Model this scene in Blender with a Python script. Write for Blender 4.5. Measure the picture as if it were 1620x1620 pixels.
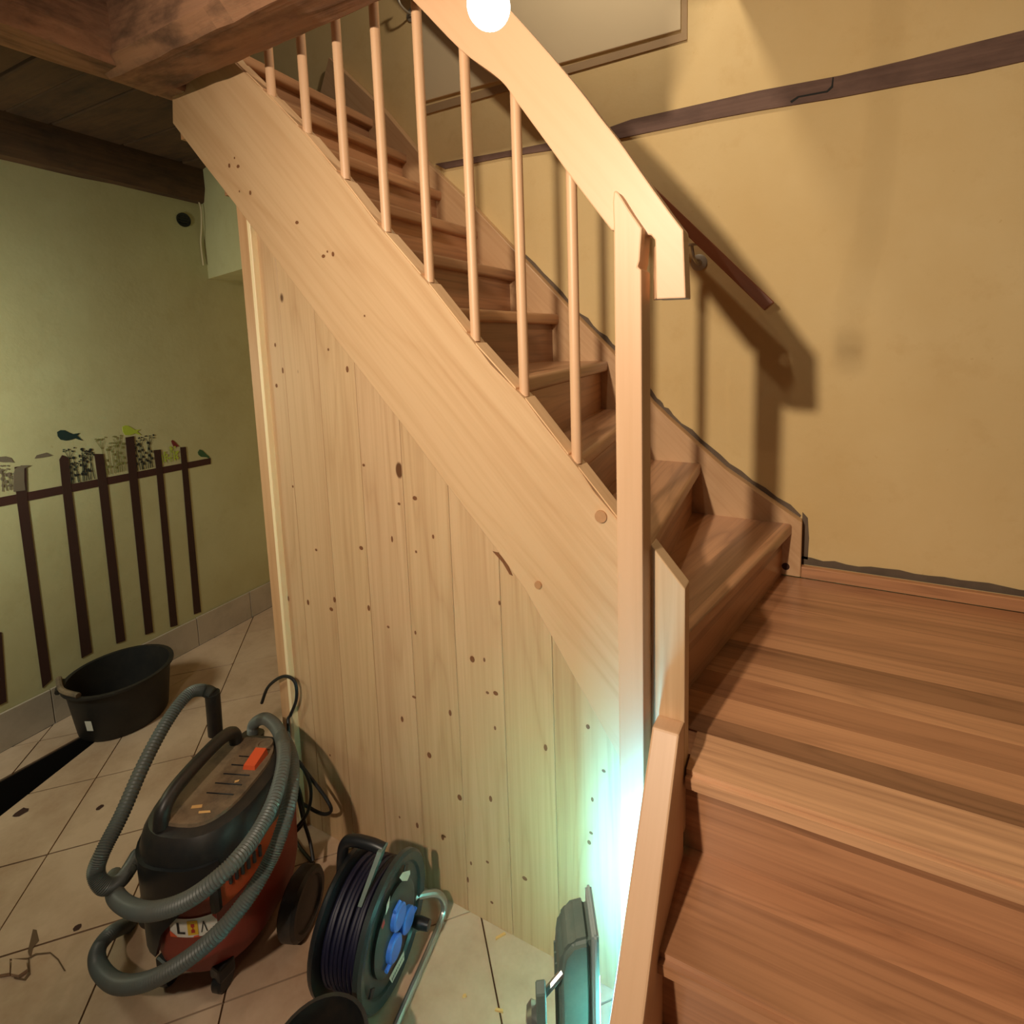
import bpy, bmesh, math, random
from mathutils import Vector, Matrix
random.seed(7)
PI = math.pi
for _o in list(bpy.data.objects):
    bpy.data.objects.remove(_o)
SC = bpy.context.scene
COL = SC.collection

# ------------------------------------------------------------------ camera
# world: X along the back wall (to the right), Y towards the back wall, Z up, floor z=0
EYE = Vector((0.0, 0.0, 1.53))
CAMR=[[0.897894, 0.439543, -0.024275], [0.029177, -0.114444, -0.993001], [-0.439244, 0.890901, -0.115583]]
CAMF=838.1671; PPX=873.925; PPY=635.910
cam_d = bpy.data.cameras.new('camera')
cam = bpy.data.objects.new('camera', cam_d)
COL.objects.link(cam)
_r, _d, _f = (Vector(v) for v in CAMR)
cam.matrix_world = Matrix(((_r.x, -_d.x, -_f.x, EYE.x), (_r.y, -_d.y, -_f.y, EYE.y),
                           (_r.z, -_d.z, -_f.z, EYE.z), (0, 0, 0, 1)))
cam_d.sensor_fit = 'HORIZONTAL'
cam_d.sensor_width = 36.0
cam_d.lens = CAMF / 1620 * 36
cam_d.shift_x = (810 - PPX) / 1620
cam_d.shift_y = -(810 - PPY) / 1620
cam_d.clip_start = 0.02
SC.camera = cam

# ------------------------------------------------------------------ world, view, room light
SC.view_settings.view_transform = 'Standard'
SC.view_settings.look = 'None'
SC.view_settings.gamma = 1.0
SC.view_settings.use_curve_mapping = False
SC.view_settings.exposure = -0.02
world = bpy.data.worlds.new('world')
SC.world = world
world.use_nodes = True
world.node_tree.nodes['Background'].inputs[0].default_value = (1.0, 0.83, 0.62, 1)
world.node_tree.nodes['Background'].inputs[1].default_value = 0.05

BULB = Vector((-0.273, 0.443, 1.832))
BULB_POWER = 2.0          # W, filament inside the globe
LED_STRENGTH = 430.0       # work light panel

def lamp(name, kind, loc, energy, color, size=0.1, target=None, **kw):
    d = bpy.data.lights.new(name, kind)
    d.energy = energy
    d.color = color
    if kind == 'AREA':
        d.shape = 'DISK'; d.size = size
    else:
        d.shadow_soft_size = size
    for k, v in kw.items():
        setattr(d, k, v)
    o = bpy.data.objects.new(name, d)
    COL.objects.link(o)
    o.location = loc
    if target is not None:
        o.rotation_euler = (Vector(target) - Vector(loc)).to_track_quat('-Z', 'Y').to_euler()
    return o

# ceiling lamp of the room, behind the viewer's left shoulder, shaded towards the left
lamp('room_ceiling_lamp', 'SPOT', (-0.55, -0.72, 2.12), 185.0, (1.0, 0.83, 0.64), 0.035, (0.10, 2.0, 1.20), spot_size=2.20, spot_blend=1.0)
# lamp of the upper floor, shining down through the stair opening
lamp('upstairs_lamp', 'POINT', (-0.55, 1.32, 3.35), 30.0, (1.0, 0.86, 0.68), 0.05)
# lamp at the far left of the room, close to the painted wall
lamp('left_room_lamp', 'AREA', (-2.30, 0.05, 1.45), 11.0, (0.97, 1.0, 0.80), 0.30, (-2.86, 0.85, 1.05))

# ------------------------------------------------------------------ node helpers
def new_mat(name):
    m = bpy.data.materials.new(name)
    m.use_nodes = True
    nt = m.node_tree
    return m, nt, nt.nodes['Principled BSDF']

class N:
    def __init__(s, nt): s.nt = nt
    def n(s, t, **kw):
        x = s.nt.nodes.new(t)
        for k, v in kw.items():
            setattr(x, k, v)
        return x
    def link(s, a, b): s.nt.links.new(a, b)
    def val(s, sock, v):
        if hasattr(v, 'is_linked') or isinstance(v, bpy.types.NodeSocket): s.link(v, sock)
        else: sock.default_value = v
    def math(s, op, a, b=0.0, c=None, clamp=False):
        x = s.n('ShaderNodeMath', operation=op); x.use_clamp = clamp
        s.val(x.inputs[0], a); s.val(x.inputs[1], b)
        if c is not None: s.val(x.inputs[2], c)
        return x.outputs[0]
    def noise(s, vec, scale, detail=3, rough=0.55, dist=0.0):
        x = s.n('ShaderNodeTexNoise')
        x.inputs['Scale'].default_value = scale; x.inputs['Detail'].default_value = detail
        x.inputs['Roughness'].default_value = rough; x.inputs['Distortion'].default_value = dist
        s.link(vec, x.inputs['Vector'])
        return x.outputs['Fac']
    def ramp(s, fac, stops):
        x = s.n('ShaderNodeValToRGB')
        e = x.color_ramp.elements
        while len(e) < len(stops): e.new(0.5)
        for q, (p, c) in zip(e, stops):
            q.position = p; q.color = (c[0], c[1], c[2], 1)
        s.link(fac, x.inputs[0])
        return x.outputs[0]
    def mix(s, fac, a, b, blend='MIX'):
        x = s.n('ShaderNodeMix', data_type='RGBA', blend_type=blend)
        s.val(x.inputs[0], fac); s.val(x.inputs[6], a); s.val(x.inputs[7], b)
        return x.outputs[2]
    def scale(s, vec, sx, sy, sz, off=None):
        x = s.n('ShaderNodeMapping')
        x.inputs['Scale'].default_value = (sx, sy, sz)
        s.link(vec, x.inputs['Vector'])
        return x.outputs[0]
    def bump(s, h, strength, dist, bsdf):
        x = s.n('ShaderNodeBump')
        x.inputs['Strength'].default_value = strength; x.inputs['Distance'].default_value = dist
        s.link(h, x.inputs['Height']); s.link(x.outputs[0], bsdf.inputs['Normal'])

def srgb(r, g, b):
    f = lambda c: c / 12.92 if c <= 0.04045 else ((c + 0.055) / 1.055) ** 2.4
    return (f(r / 255), f(g / 255), f(b / 255), 1)

def wood_mat(name, light, dark, line=0.5, streak=14.0, figure=5.0, rough=0.5, knots=0.0, staves=0.0, dirt=0.0, bump=0.15, coat=0.0):
    """wood: UV u runs along the grain in metres, v across it"""
    m, nt, b = new_mat(name)
    k = N(nt)
    uv = k.n('ShaderNodeUVMap').outputs[0]
    info = k.n('ShaderNodeObjectInfo')
    rnd = k.math('MULTIPLY', info.outputs['Random'], 37.0)
    off = k.n('ShaderNodeCombineXYZ')
    k.link(rnd, off.inputs[0]); k.link(k.math('MULTIPLY', info.outputs['Random'], 91.0), off.inputs[1]); k.link(rnd, off.inputs[2])
    add = k.n('ShaderNodeVectorMath', operation='ADD')
    k.link(uv, add.inputs[0]); k.link(off.outputs[0], add.inputs[1])
    p = add.outputs[0]
    sep = k.n('ShaderNodeSeparateXYZ'); k.link(uv, sep.inputs[0])
    if staves:
        st = k.math('FLOOR', k.math('DIVIDE', sep.outputs[1], staves))
        wn = k.n('ShaderNodeTexWhiteNoise', noise_dimensions='2D')
        cb = k.n('ShaderNodeCombineXYZ'); k.link(st, cb.inputs[0]); k.link(rnd, cb.inputs[1]); k.link(cb.outputs[0], wn.inputs['Vector'])
        sh = k.n('ShaderNodeCombineXYZ'); k.link(k.math('MULTIPLY', wn.outputs[0], 9.0), sh.inputs[0]); k.link(k.math('MULTIPLY', wn.outputs[0], 23.0), sh.inputs[2])
        a2 = k.n('ShaderNodeVectorMath', operation='ADD'); k.link(p, a2.inputs[0]); k.link(sh.outputs[0], a2.inputs[1]); p = a2.outputs[0]
    fine = k.noise(k.scale(p, 2.0, streak * 9, 1), 1.0, 4, 0.6)
    broad = k.noise(k.scale(p, 0.7, streak, 1), 1.0, 3, 0.5)
    fig = k.noise(k.scale(p, 0.55, figure, 1), 1.0, 2, 0.45)
    rings = k.math('FRACT', k.math('MULTIPLY', fig, 11.0))
    tri = k.math('POWER', k.math('ABSOLUTE', k.math('SUBTRACT', k.math('MULTIPLY', rings, 2.0), 1.0)), 3.0)
    t = k.math('ADD', k.math('MULTIPLY', tri, 0.42 * line), k.math('ADD', k.math('MULTIPLY', k.math('SUBTRACT', fine, 0.5), 0.95), k.math('MULTIPLY', k.math('SUBTRACT', broad, 0.40), 1.0)), clamp=True)
    col = k.mix(t, light, dark)
    hue = k.noise(k.scale(p, 0.25, 2.0, 1), 1.0, 1)
    col = k.mix(k.math('MULTIPLY', hue, 0.5), col, tuple(0.55 * light[i] + 0.45 * dark[i] for i in range(3)) + (1,))
    if staves:
        v = k.math('ADD', 0.80, k.math('MULTIPLY', wn.outputs[0], 0.36))
        cc = k.n('ShaderNodeCombineColor'); [k.link(v, cc.inputs[i]) for i in range(3)]
        col = k.mix(1.0, col, cc.outputs[0], 'MULTIPLY')
    if knots:
        vo = k.n('ShaderNodeTexVoronoi', feature='F1'); vo.inputs['Scale'].default_value = 1.0
        k.link(k.scale(p, 5.0, 9.0, 1), vo.inputs['Vector'])
        sc = k.n('ShaderNodeSeparateColor'); k.link(vo.outputs['Color'], sc.inputs[0])
        rad = k.math('MULTIPLY', k.math('SUBTRACT', sc.outputs[0], 1.0 - knots), 0.16 / knots)
        kn = k.math('DIVIDE', k.math('SUBTRACT', k.math('MAXIMUM', rad, 0.0), vo.outputs['Distance']), 0.03, clamp=True)
        col = k.mix(kn, col, srgb(98, 62, 34))
    if dirt:
        dn = k.noise(k.scale(p, 6, 14, 1), 1.0, 5, 0.65)
        col = k.mix(k.math('MULTIPLY', k.math('MULTIPLY', k.math('SUBTRACT', dn, 0.45), 4.0, clamp=True), dirt), col, (dark[0] * 0.35, dark[1] * 0.35, dark[2] * 0.38, 1))
    col = k.mix(1.0, col, info.outputs['Color'], 'MULTIPLY')
    k.link(col, b.inputs['Base Color'])
    b.inputs['Roughness'].default_value = rough
    b.inputs['Coat Weight'].default_value = coat
    b.inputs['Coat Roughness'].default_value = 0.25
    k.bump(k.math('ADD', fine, k.math('MULTIPLY', tri, 0.4)), bump, 0.0015, b)
    return m

def plain_mat(name, col, rough=0.5, metal=0.0, var=0.10, scale=9.0, dirt=None, bump=0.0, bscale=60.0, emit=None, spec=0.5):
    m, nt, b = new_mat(name)
    k = N(nt)
    tc = k.n('ShaderNodeTexCoord').outputs['Object']
    n1 = k.noise(tc, scale, 5, 0.6)
    c = k.mix(n1, tuple(x * (1 - var) for x in col[:3]) + (1,), tuple(min(1, x * (1 + var)) for x in col[:3]) + (1,))
    if dirt:
        n2 = k.noise(tc, scale * 0.7, 6, 0.7)
        c = k.mix(k.math('MULTIPLY', k.ramp(n2, [(0.42, (0, 0, 0)), (0.68, (1, 1, 1))]), dirt[1]), c, dirt[0])
    k.link(c, b.inputs['Base Color'])
    b.inputs['Roughness'].default_value = rough
    b.inputs['Metallic'].default_value = metal
    b.inputs['Specular IOR Level'].default_value = spec
    if bump:
        k.bump(k.noise(tc, bscale, 4, 0.6), bump, 0.003, b)
    if emit:
        b.inputs['Emission Color'].default_value = emit[0]
        b.inputs['Emission Strength'].default_value = emit[1]
    return m

def plaster_mat(name, base, blotch, stain, bump=0.35):
    m, nt, b = new_mat(name)
    k = N(nt)
    tc = k.n('ShaderNodeTexCoord').outputs['Object']
    big = k.noise(tc, 1.6, 5, 0.6)
    col = k.mix(k.ramp(big, [(0.3, (0, 0, 0)), (0.72, (1, 1, 1))]), base, blotch)
    mid = k.noise(tc, 9.0, 6, 0.7)
    col = k.mix(k.math('MULTIPLY', k.ramp(mid, [(0.55, (0, 0, 0)), (0.8, (1, 1, 1))]), 0.35), col, stain)
    spots = k.noise(tc, 42.0, 2, 0.5)
    col = k.mix(k.math('MULTIPLY', k.ramp(spots, [(0.74, (0, 0, 0)), (0.78, (1, 1, 1))]), 0.4), col, stain)
    k.link(col, b.inputs['Base Color'])
    b.inputs['Roughness'].default_value = 0.85
    b.inputs['Specular IOR Level'].default_value = 0.2
    h = k.math('ADD', k.noise(tc, 7.0, 5, 0.6), k.math('MULTIPLY', k.noise(tc, 70.0, 3, 0.6), 0.12))
    k.bump(h, bump, 0.012, b)
    return m

M_PINE = wood_mat('pine_glulam', srgb(213, 180, 140), srgb(170, 124, 80), line=0.5, streak=8, figure=4.0, knots=0.10, rough=0.42, bump=0.06)
M_PANEL = wood_mat('spruce_panel', srgb(210, 178, 138), srgb(158, 114, 72), line=0.62, streak=12, figure=6.0, knots=0.16, rough=0.5, bump=0.08)
M_BEECH = wood_mat('beech_smooth', srgb(218, 178, 140), srgb(192, 148, 108), line=0.15, streak=6, figure=2.5, rough=0.45, bump=0.04, coat=0.0)
M_TREAD = wood_mat('larch_tread', srgb(200, 150, 110), srgb(100, 62, 42), line=0.75, streak=12, figure=6.5, rough=0.34, staves=0.085, bump=0.10, coat=0.2)
M_STAVE = wood_mat('larch_stave', srgb(200, 150, 110), srgb(98, 60, 40), line=0.75, streak=14, figure=7.0, rough=0.34, bump=0.08, coat=0.2)
M_OLD = wood_mat('old_oak_beam', srgb(172, 126, 94), srgb(88, 60, 44), line=0.6, streak=9, figure=5.0, rough=0.85, dirt=0.75, bump=1.0)
M_OLDDARK = wood_mat('dark_old_boards', srgb(96, 66, 38), srgb(38, 25, 16), line=0.4, streak=7, figure=3.0, rough=0.85, dirt=0.5, bump=0.8)
M_INSET = wood_mat('grey_brown_timber', srgb(120, 92, 78), srgb(70, 48, 40), line=0.4, streak=8, figure=3.0, rough=0.8, dirt=0.35, bump=0.8)
M_RAILBROWN = wood_mat('brown_rail_wood', srgb(150, 84, 44), srgb(104, 54, 26), line=0.4, streak=12, figure=4.0, rough=0.4, bump=0.05)
M_WALLB = plaster_mat('ochre_plaster', srgb(222, 196, 144), srgb(214, 184, 128), srgb(198, 162, 106), 0.22)
M_WALLL = plaster_mat('pale_green_plaster', srgb(202, 196, 152), srgb(184, 174, 128), srgb(168, 152, 104), 0.22)
M_GREYPLASTER = plain_mat('grey_gap_plaster', srgb(104, 88, 72), 0.95, var=0.35, scale=14)
M_HATCH = plain_mat('hatch_panel_paint', srgb(216, 196, 158), 0.8, var=0.05, scale=3)
M_FRAMEP = plain_mat('frame_paint', srgb(168, 140, 104), 0.8, var=0.15)
M_TILE = plain_mat('beige_floor_tile', srgb(206, 178, 152), 0.42, var=0.12, scale=3.0, dirt=(srgb(146, 106, 74), 0.6), bump=0.05)
M_GROUT = plain_mat('grout', srgb(104, 82, 60), 0.95, var=0.25)
M_BASET = plain_mat('grey_skirting_tile', srgb(190, 176, 158), 0.4, var=0.08, dirt=(srgb(120, 104, 84), 0.3))
M_TRENCH = plain_mat('dark_trench', srgb(22, 16, 12), 0.95, var=0.3)
M_BLACKP = plain_mat('black_plastic', srgb(30, 32, 33), 0.42, var=0.2, dirt=(srgb(86, 70, 54), 0.35))
M_BLACKCLEAN = plain_mat('black_plastic_clean', srgb(24, 27, 30), 0.38, var=0.15)
M_DUST = plain_mat('dusty_black_plastic', srgb(126, 106, 82), 0.85, var=0.25, scale=16, dirt=(srgb(48, 42, 38), 0.8))
M_RED = plain_mat('red_plastic', srgb(140, 50, 38), 0.45, var=0.12, dirt=(srgb(110, 56, 40), 0.5))
M_ORANGE = plain_mat('orange_plastic', srgb(222, 92, 52), 0.4, var=0.08)
M_HOSE = plain_mat('grey_hose', srgb(90, 98, 95), 0.45, var=0.12, dirt=(srgb(92, 78, 62), 0.4))
M_CORD = plain_mat('black_rubber_cord', srgb(22, 22, 22), 0.5, var=0.1)
M_NAVY = plain_mat('dark_blue_cable', srgb(20, 21, 46), 0.5, var=0.15)
M_BLUE = plain_mat('blue_socket_lid', srgb(62, 122, 226), 0.35, var=0.06)
M_WHITEL = plain_mat('white_label', srgb(226, 224, 214), 0.5, var=0.05)
M_REDL = plain_mat('red_label', srgb(170, 44, 40), 0.5, var=0.05)
M_YELLOW = plain_mat('yellow_print', srgb(226, 184, 52), 0.5, var=0.05)
M_STEEL = plain_mat('grey_steel_tube', srgb(176, 182, 180), 0.32, metal=0.85, var=0.06)
M_BRASS = plain_mat('brushed_metal', srgb(176, 168, 150), 0.4, metal=0.3, var=0.08)
M_TEAL = plain_mat('grey_green_housing', srgb(92, 112, 106), 0.5, var=0.15, scale=22, dirt=(srgb(150, 150, 136), 0.25))
M_FRAMEG = plain_mat('grey_frame', srgb(150, 166, 166), 0.5, var=0.1)
M_REELF = plain_mat('reel_black_gloss', srgb(44, 54, 54), 0.28, var=0.15)
M_TUB = plain_mat('black_rubber_tub', srgb(26, 25, 24), 0.6, var=0.25, dirt=(srgb(70, 60, 50), 0.3))
M_PAINTBR = plain_mat('brown_wall_paint', srgb(58, 30, 20), 0.8, var=0.2)
M_PAINTRAIL = plain_mat('red_brown_wall_paint', srgb(66, 33, 24), 0.8, var=0.3, scale=5)
M_PAINTTEAL = plain_mat('dark_teal_wall_paint', srgb(22, 46, 42), 0.8, var=0.15)
M_PAINTLIME = plain_mat('lime_wall_paint', srgb(176, 190, 62), 0.8, var=0.1)
M_PAINTRED = plain_mat('red_wall_paint', srgb(120, 42, 36), 0.8, var=0.1)
M_PAINTGREEN = plain_mat('green_wall_paint', srgb(60, 92, 56), 0.8, var=0.1)
M_PAINTBLACK = plain_mat('black_wall_paint', srgb(26, 26, 22), 0.8, var=0.1)
M_PAINTOLIVE = plain_mat('olive_wall_paint', srgb(128, 124, 70), 0.8, var=0.15)
M_PAINTGREY = plain_mat('grey_wall_paint', srgb(116, 102, 84), 0.8, var=0.2)
M_PLUG = plain_mat('wood_plug', srgb(176, 132, 92), 0.5, var=0.15, scale=80)
M_KNOT = plain_mat('knot', srgb(120, 76, 44), 0.6, var=0.35, scale=120)
M_LITEDGE = wood_mat('lit_edge_wood', srgb(250, 232, 190), srgb(236, 206, 150), line=0.1, streak=6, figure=3, rough=0.4, bump=0.03)  # very pale wood: lamplight on the post edge put into the colour
M_CHIP = plain_mat('wood_chip', srgb(222, 176, 112), 0.7)
M_FIL = plain_mat('filament', (1, 1, 1, 1), emit=((1.0, 0.80, 0.55, 1), 1.0))
M_LED = plain_mat('led_panel', (1, 1, 1, 1), emit=((0.10, 0.64, 1.0, 1), LED_STRENGTH))

def globe_mat():
    m = bpy.data.materials.new('lit_globe'); m.use_nodes = True
    nt = m.node_tree; nt.nodes.clear(); k = N(nt)
    out = k.n('ShaderNodeOutputMaterial'); tr = k.n('ShaderNodeBsdfTransparent'); em = k.n('ShaderNodeEmission'); ad = k.n('ShaderNodeAddShader')
    em.inputs[0].default_value = (1.0, 0.96, 0.88, 1); em.inputs[1].default_value = 4.0
    k.link(tr.outputs[0], ad.inputs[0]); k.link(em.outputs[0], ad.inputs[1]); k.link(ad.outputs[0], out.inputs[0])
    return m
M_GLOBE = globe_mat()

# ------------------------------------------------------------------ mesh helpers
def uv_grain(me, grain):
    g = Vector(grain).normalized()
    uvl = me.uv_layers.new(name='UVMap') if not me.uv_layers else me.uv_layers[0]
    for poly in me.polygons:
        n = poly.normal.copy()
        k = max(range(3), key=lambda i: abs(n[i]))
        ns = Vector((0, 0, 0)); ns[k] = 1.0 if n[k] > 0 else -1.0
        if ns.cross(g).length > 0.6: n = ns
        s = n.cross(g)
        endgrain = s.length < 0.35
        if endgrain:
            a = Vector((0, 0, 1)) if abs(g.z) < 0.9 else Vector((1, 0, 0))
            s = g.cross(a).normalized(); t = g.cross(s)
        else:
            s.normalize(); t = g
        dn = n.x * 3.7 + n.y * 5.1 + n.z * 1.3
        for li in poly.loop_indices:
            co = me.vertices[me.loops[li].vertex_index].co
            u = co.dot(t) * (0.35 if endgrain else 1.0)
            uvl.data[li].uv = (u + round(dn, 1), co.dot(s))

def obj(name, bm, mat, parent=None, grain=None, smooth=False, kind=None, color=None):
    me = bpy.data.meshes.new(name)
    bmesh.ops.recalc_face_normals(bm, faces=bm.faces)
    bm.to_mesh(me); bm.free()
    me.materials.append(mat)
    if grain is not None:
        uv_grain(me, grain)
    if smooth:
        for p in me.polygons: p.use_smooth = True
        try: me.set_sharp_from_angle(angle=math.radians(35))
        except Exception: pass
    o = bpy.data.objects.new(name, me)
    COL.objects.link(o)
    if parent is not None:
        o.parent = parent
        if parent.type == 'EMPTY': o.matrix_parent_inverse = Matrix.Translation(-Vector(parent.location))
    if kind: o['kind'] = kind
    if color: o.color = color
    return o

def thing(name, label, cat, loc=(0, 0, 0), group=None):
    o = bpy.data.objects.new(name, None)
    o.empty_display_size = 0.05
    COL.objects.link(o)
    o.location = loc
    o['label'] = label; o['category'] = cat
    if group: o['group'] = group
    return o

def tag(o, label, cat, group=None):
    o['label'] = label; o['category'] = cat
    if group: o['group'] = group
    return o

def struct(name, bm, mat, **kw):
    return obj(name, bm, mat, kind='structure', **kw)

def B(): return bmesh.new()

def bevel_all(bm, w, seg=2):
    if w > 0:
        bmesh.ops.bevel(bm, geom=list(bm.edges), offset=w, segments=seg, affect='EDGES', profile=0.6)
    return bm

def box(x0, x1, y0, y1, z0, z1, bev=0.0, bm=None, seg=2):
    b2 = bmesh.new()
    vs = [b2.verts.new((x, y, z)) for x in (x0, x1) for y in (y0, y1) for z in (z0, z1)]
    for f in ((0, 1, 3, 2), (4, 6, 7, 5), (0, 4, 5, 1), (2, 3, 7, 6), (0, 2, 6, 4), (1, 5, 7, 3)):
        b2.faces.new([vs[i] for i in f])
    bmesh.ops.recalc_face_normals(b2, faces=b2.faces)
    bevel_all(b2, bev, seg)
    return merge(bm, b2)

def merge(bm, b2):
    if bm is None: return b2
    me = bpy.data.meshes.new('tmp'); b2.to_mesh(me); b2.free()
    bm.from_mesh(me); bpy.data.meshes.remove(me)
    return bm

def prism(poly, axis, a, b, bev=0.0, bm=None, seg=2):
    """poly in the plane normal to axis: 'y' -> (x,z), 'x' -> (y,z), 'z' -> (x,y)"""
    mk = {'y': lambda p, t: (p[0], t, p[1]), 'x': lambda p, t: (t, p[0], p[1]), 'z': lambda p, t: (p[0], p[1], t)}[axis]
    b2 = bmesh.new()
    A = [b2.verts.new(mk(p, a)) for p in poly]; C = [b2.verts.new(mk(p, b)) for p in poly]
    n = len(poly)
    b2.faces.new(A); b2.faces.new(C[::-1])
    for i in range(n): b2.faces.new((A[i], A[(i + 1) % n], C[(i + 1) % n], C[i]))
    bmesh.ops.recalc_face_normals(b2, faces=b2.faces)
    if bev > 0:
        bmesh.ops.bevel(b2, geom=list(b2.edges), offset=bev, segments=seg, affect='EDGES', profile=0.6)
    return merge(bm, b2)

def catmull(pts, per=8, closed=False):
    P = [Vector(p) for p in pts]; out = []
    n = len(P)
    for i in range(n if closed else n - 1):
        p0 = P[i - 1] if (i > 0 or closed) else P[0]
        p1 = P[i]; p2 = P[(i + 1) % n]
        p3 = P[(i + 2) % n] if (i + 2 < n or closed) else P[-1]
        for j in range(per):
            t = j / per
            out.append(0.5 * ((2 * p1) + (p2 - p0) * t + (2 * p0 - 5 * p1 + 4 * p2 - p3) * t * t + (3 * p1 - p0 - 3 * p2 + p3) * t ** 3))
    if not closed: out.append(P[-1])
    return out

def tube(path, r, seg=10, bm=None, closed=False, caps=True):
    """r: number or function of index"""
    b2 = bmesh.new(); n = len(path)
    rings = []
    T = []
    for i in range(n):
        a = path[i - 1] if (i > 0 or closed) else path[0]
        c = path[(i + 1) % n] if (i < n - 1 or closed) else path[-1]
        T.append((Vector(c) - Vector(a)).normalized())
    up = Vector((0, 0, 1)) if abs(T[0].z) < 0.9 else Vector((1, 0, 0))
    u = (up - T[0] * up.dot(T[0])).normalized()
    for i in range(n):
        u = (u - T[i] * u.dot(T[i])).normalized()
        v = T[i].cross(u)
        rr = r(i) if callable(r) else r
        rings.append([b2.verts.new(Vector(path[i]) + (u * math.cos(2 * PI * k / seg) + v * math.sin(2 * PI * k / seg)) * rr) for k in range(seg)])
    m = n if closed else n - 1
    for i in range(m):
        R, S = rings[i], rings[(i + 1) % n]
        for k in range(seg):
            b2.faces.new((R[k], R[(k + 1) % seg], S[(k + 1) % seg], S[k]))
    if caps and not closed:
        b2.faces.new(rings[0][::-1]); b2.faces.new(rings[-1])
    return merge(bm, b2)

def lathe(prof, c, axis=(0, 0, 1), seg=28, bm=None):
    """prof: list of (r, h) along axis from centre c"""
    b2 = bmesh.new()
    w = Vector(axis).normalized()
    a = Vector((1, 0, 0)) if abs(w.x) < 0.8 else Vector((0, 1, 0))
    u = (a - w * a.dot(w)).normalized(); v = w.cross(u)
    rings = []
    for r, h in prof:
        if r < 1e-6: rings.append([b2.verts.new(Vector(c) + w * h)])
        else: rings.append([b2.verts.new(Vector(c) + w * h + (u * math.cos(2 * PI * k / seg) + v * math.sin(2 * PI * k / seg)) * r) for k in range(seg)])
    for R, S in zip(rings, rings[1:]):
        if len(R) == 1 and len(S) == 1: continue
        for k in range(seg):
            k2 = (k + 1) % seg
            if len(R) == 1: b2.faces.new((R[0], S[k2], S[k]))
            elif len(S) == 1: b2.faces.new((R[k], R[k2], S[0]))
            else: b2.faces.new((R[k], R[k2], S[k2], S[k]))
    return merge(bm, b2)

def loft(rings, bm=None, caps=True):
    b2 = bmesh.new()
    V = [[b2.verts.new(p) for p in r] for r in rings]
    n = len(V[0])
    for R, S in zip(V, V[1:]):
        for k in range(n): b2.faces.new((R[k], R[(k + 1) % n], S[(k + 1) % n], S[k]))
    if caps:
        b2.faces.new(V[0][::-1]); b2.faces.new(V[-1])
    return merge(bm, b2)

def clip(poly, a, b):
    """keep the part of poly left of the line a->b"""
    out = []
    def side(p): return (b[0] - a[0]) * (p[1] - a[1]) - (b[1] - a[1]) * (p[0] - a[0])
    n = len(poly)
    for i in range(n):
        p, q = poly[i], poly[(i + 1) % n]
        sp, sq = side(p), side(q)
        if sp >= 0: out.append(p)
        if (sp > 0 > sq) or (sp < 0 < sq):
            t = sp / (sp - sq); out.append((p[0] + (q[0] - p[0]) * t, p[1] + (q[1] - p[1]) * t))
    return out

def clip_region(poly, region):
    for i in range(len(region)):
        if len(poly) < 3: return []
        poly = clip(poly, region[i], region[(i + 1) % len(region)])
    return poly

def area2(p): return 0.5 * sum(p[i][0] * p[(i + 1) % len(p)][1] - p[(i + 1) % len(p)][0] * p[i][1] for i in range(len(p)))

# ------------------------------------------------------------------ dimensions
YW = 2.05            # back wall
YS = 2.00            # front face of the wall stringer
YF = 0.985           # front face of the front stringer
ZL = 0.667           # landing
XR = 0.95            # right end of the lower flight (out of frame)
def lw(y, off=0.0):  # x of the left wall
    return -2.738 + off - 0.06 * y

# ------------------------------------------------------------------ SETTING: floor
bm = B()
bm_f = prism([(lw(-1.4), -1.4), (2.0, -1.4), (2.0, 2.05), (lw(2.05), 2.05)], 'z', -0.24, -0.20)
floor = struct('floor', bm_f, M_GROUT)
TR = [(-2.583,0.6684),(-2.595,0.8974),(-2.402,0.629),(-2.505,0.9089)]
xt0, xt1 = TR[1][0], TR[3][0]
slabs = B()
prism([(lw(-1.4), -1.4), (xt0, -1.4), (xt0, 2.05), (lw(2.05), 2.05)], 'z', -0.20, -0.006, bm=slabs)
prism([(xt1 + 0.85, -1.4), (2.0, -1.4), (2.0, 2.05), (xt1, 2.05), (xt1, 0.96)], 'z', -0.20, -0.006, bm=slabs)
prism([(xt0, 1.0), (xt1, 1.0), (xt1, 2.05), (xt0, 2.05)], 'z', -0.20, -0.006, bm=slabs)
obj('screed', slabs, M_GROUT, floor)
obj('trench_side', box(xt0 - 0.0005, xt0 + 0.002, -1.4, 1.0, -0.17, -0.009), M_TRENCH, floor)
pit = prism([(xt0 + 0.001, -1.4), (xt1 + 0.848, -1.4), (xt1, 0.95), (xt1, 0.999), (xt0 + 0.001, 0.999)], 'z', -0.20, -0.17)
obj('trench_bottom', pit, M_TRENCH, floor)
REG = [[(lw(-1.4, 0.012), -1.4), (xt0, -1.4), (xt0, 2.05), (lw(2.05, 0.012), 2.05)],
       [(xt1 + 0.85, -1.4), (2.0, -1.4), (2.0, 1.03), (xt1, 1.03), (xt1, 0.93)],
       [(xt1, 1.03), (-1.45, 1.03), (-1.45, 2.05), (xt1, 2.05)],
       [(xt0, 1.03), (xt1, 1.03), (xt1, 2.05), (xt0, 2.05)]]
S0, D0, TS, GR = 0.190, -1.281, 0.305, 0.0022
r2 = math.sqrt(0.5)
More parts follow.
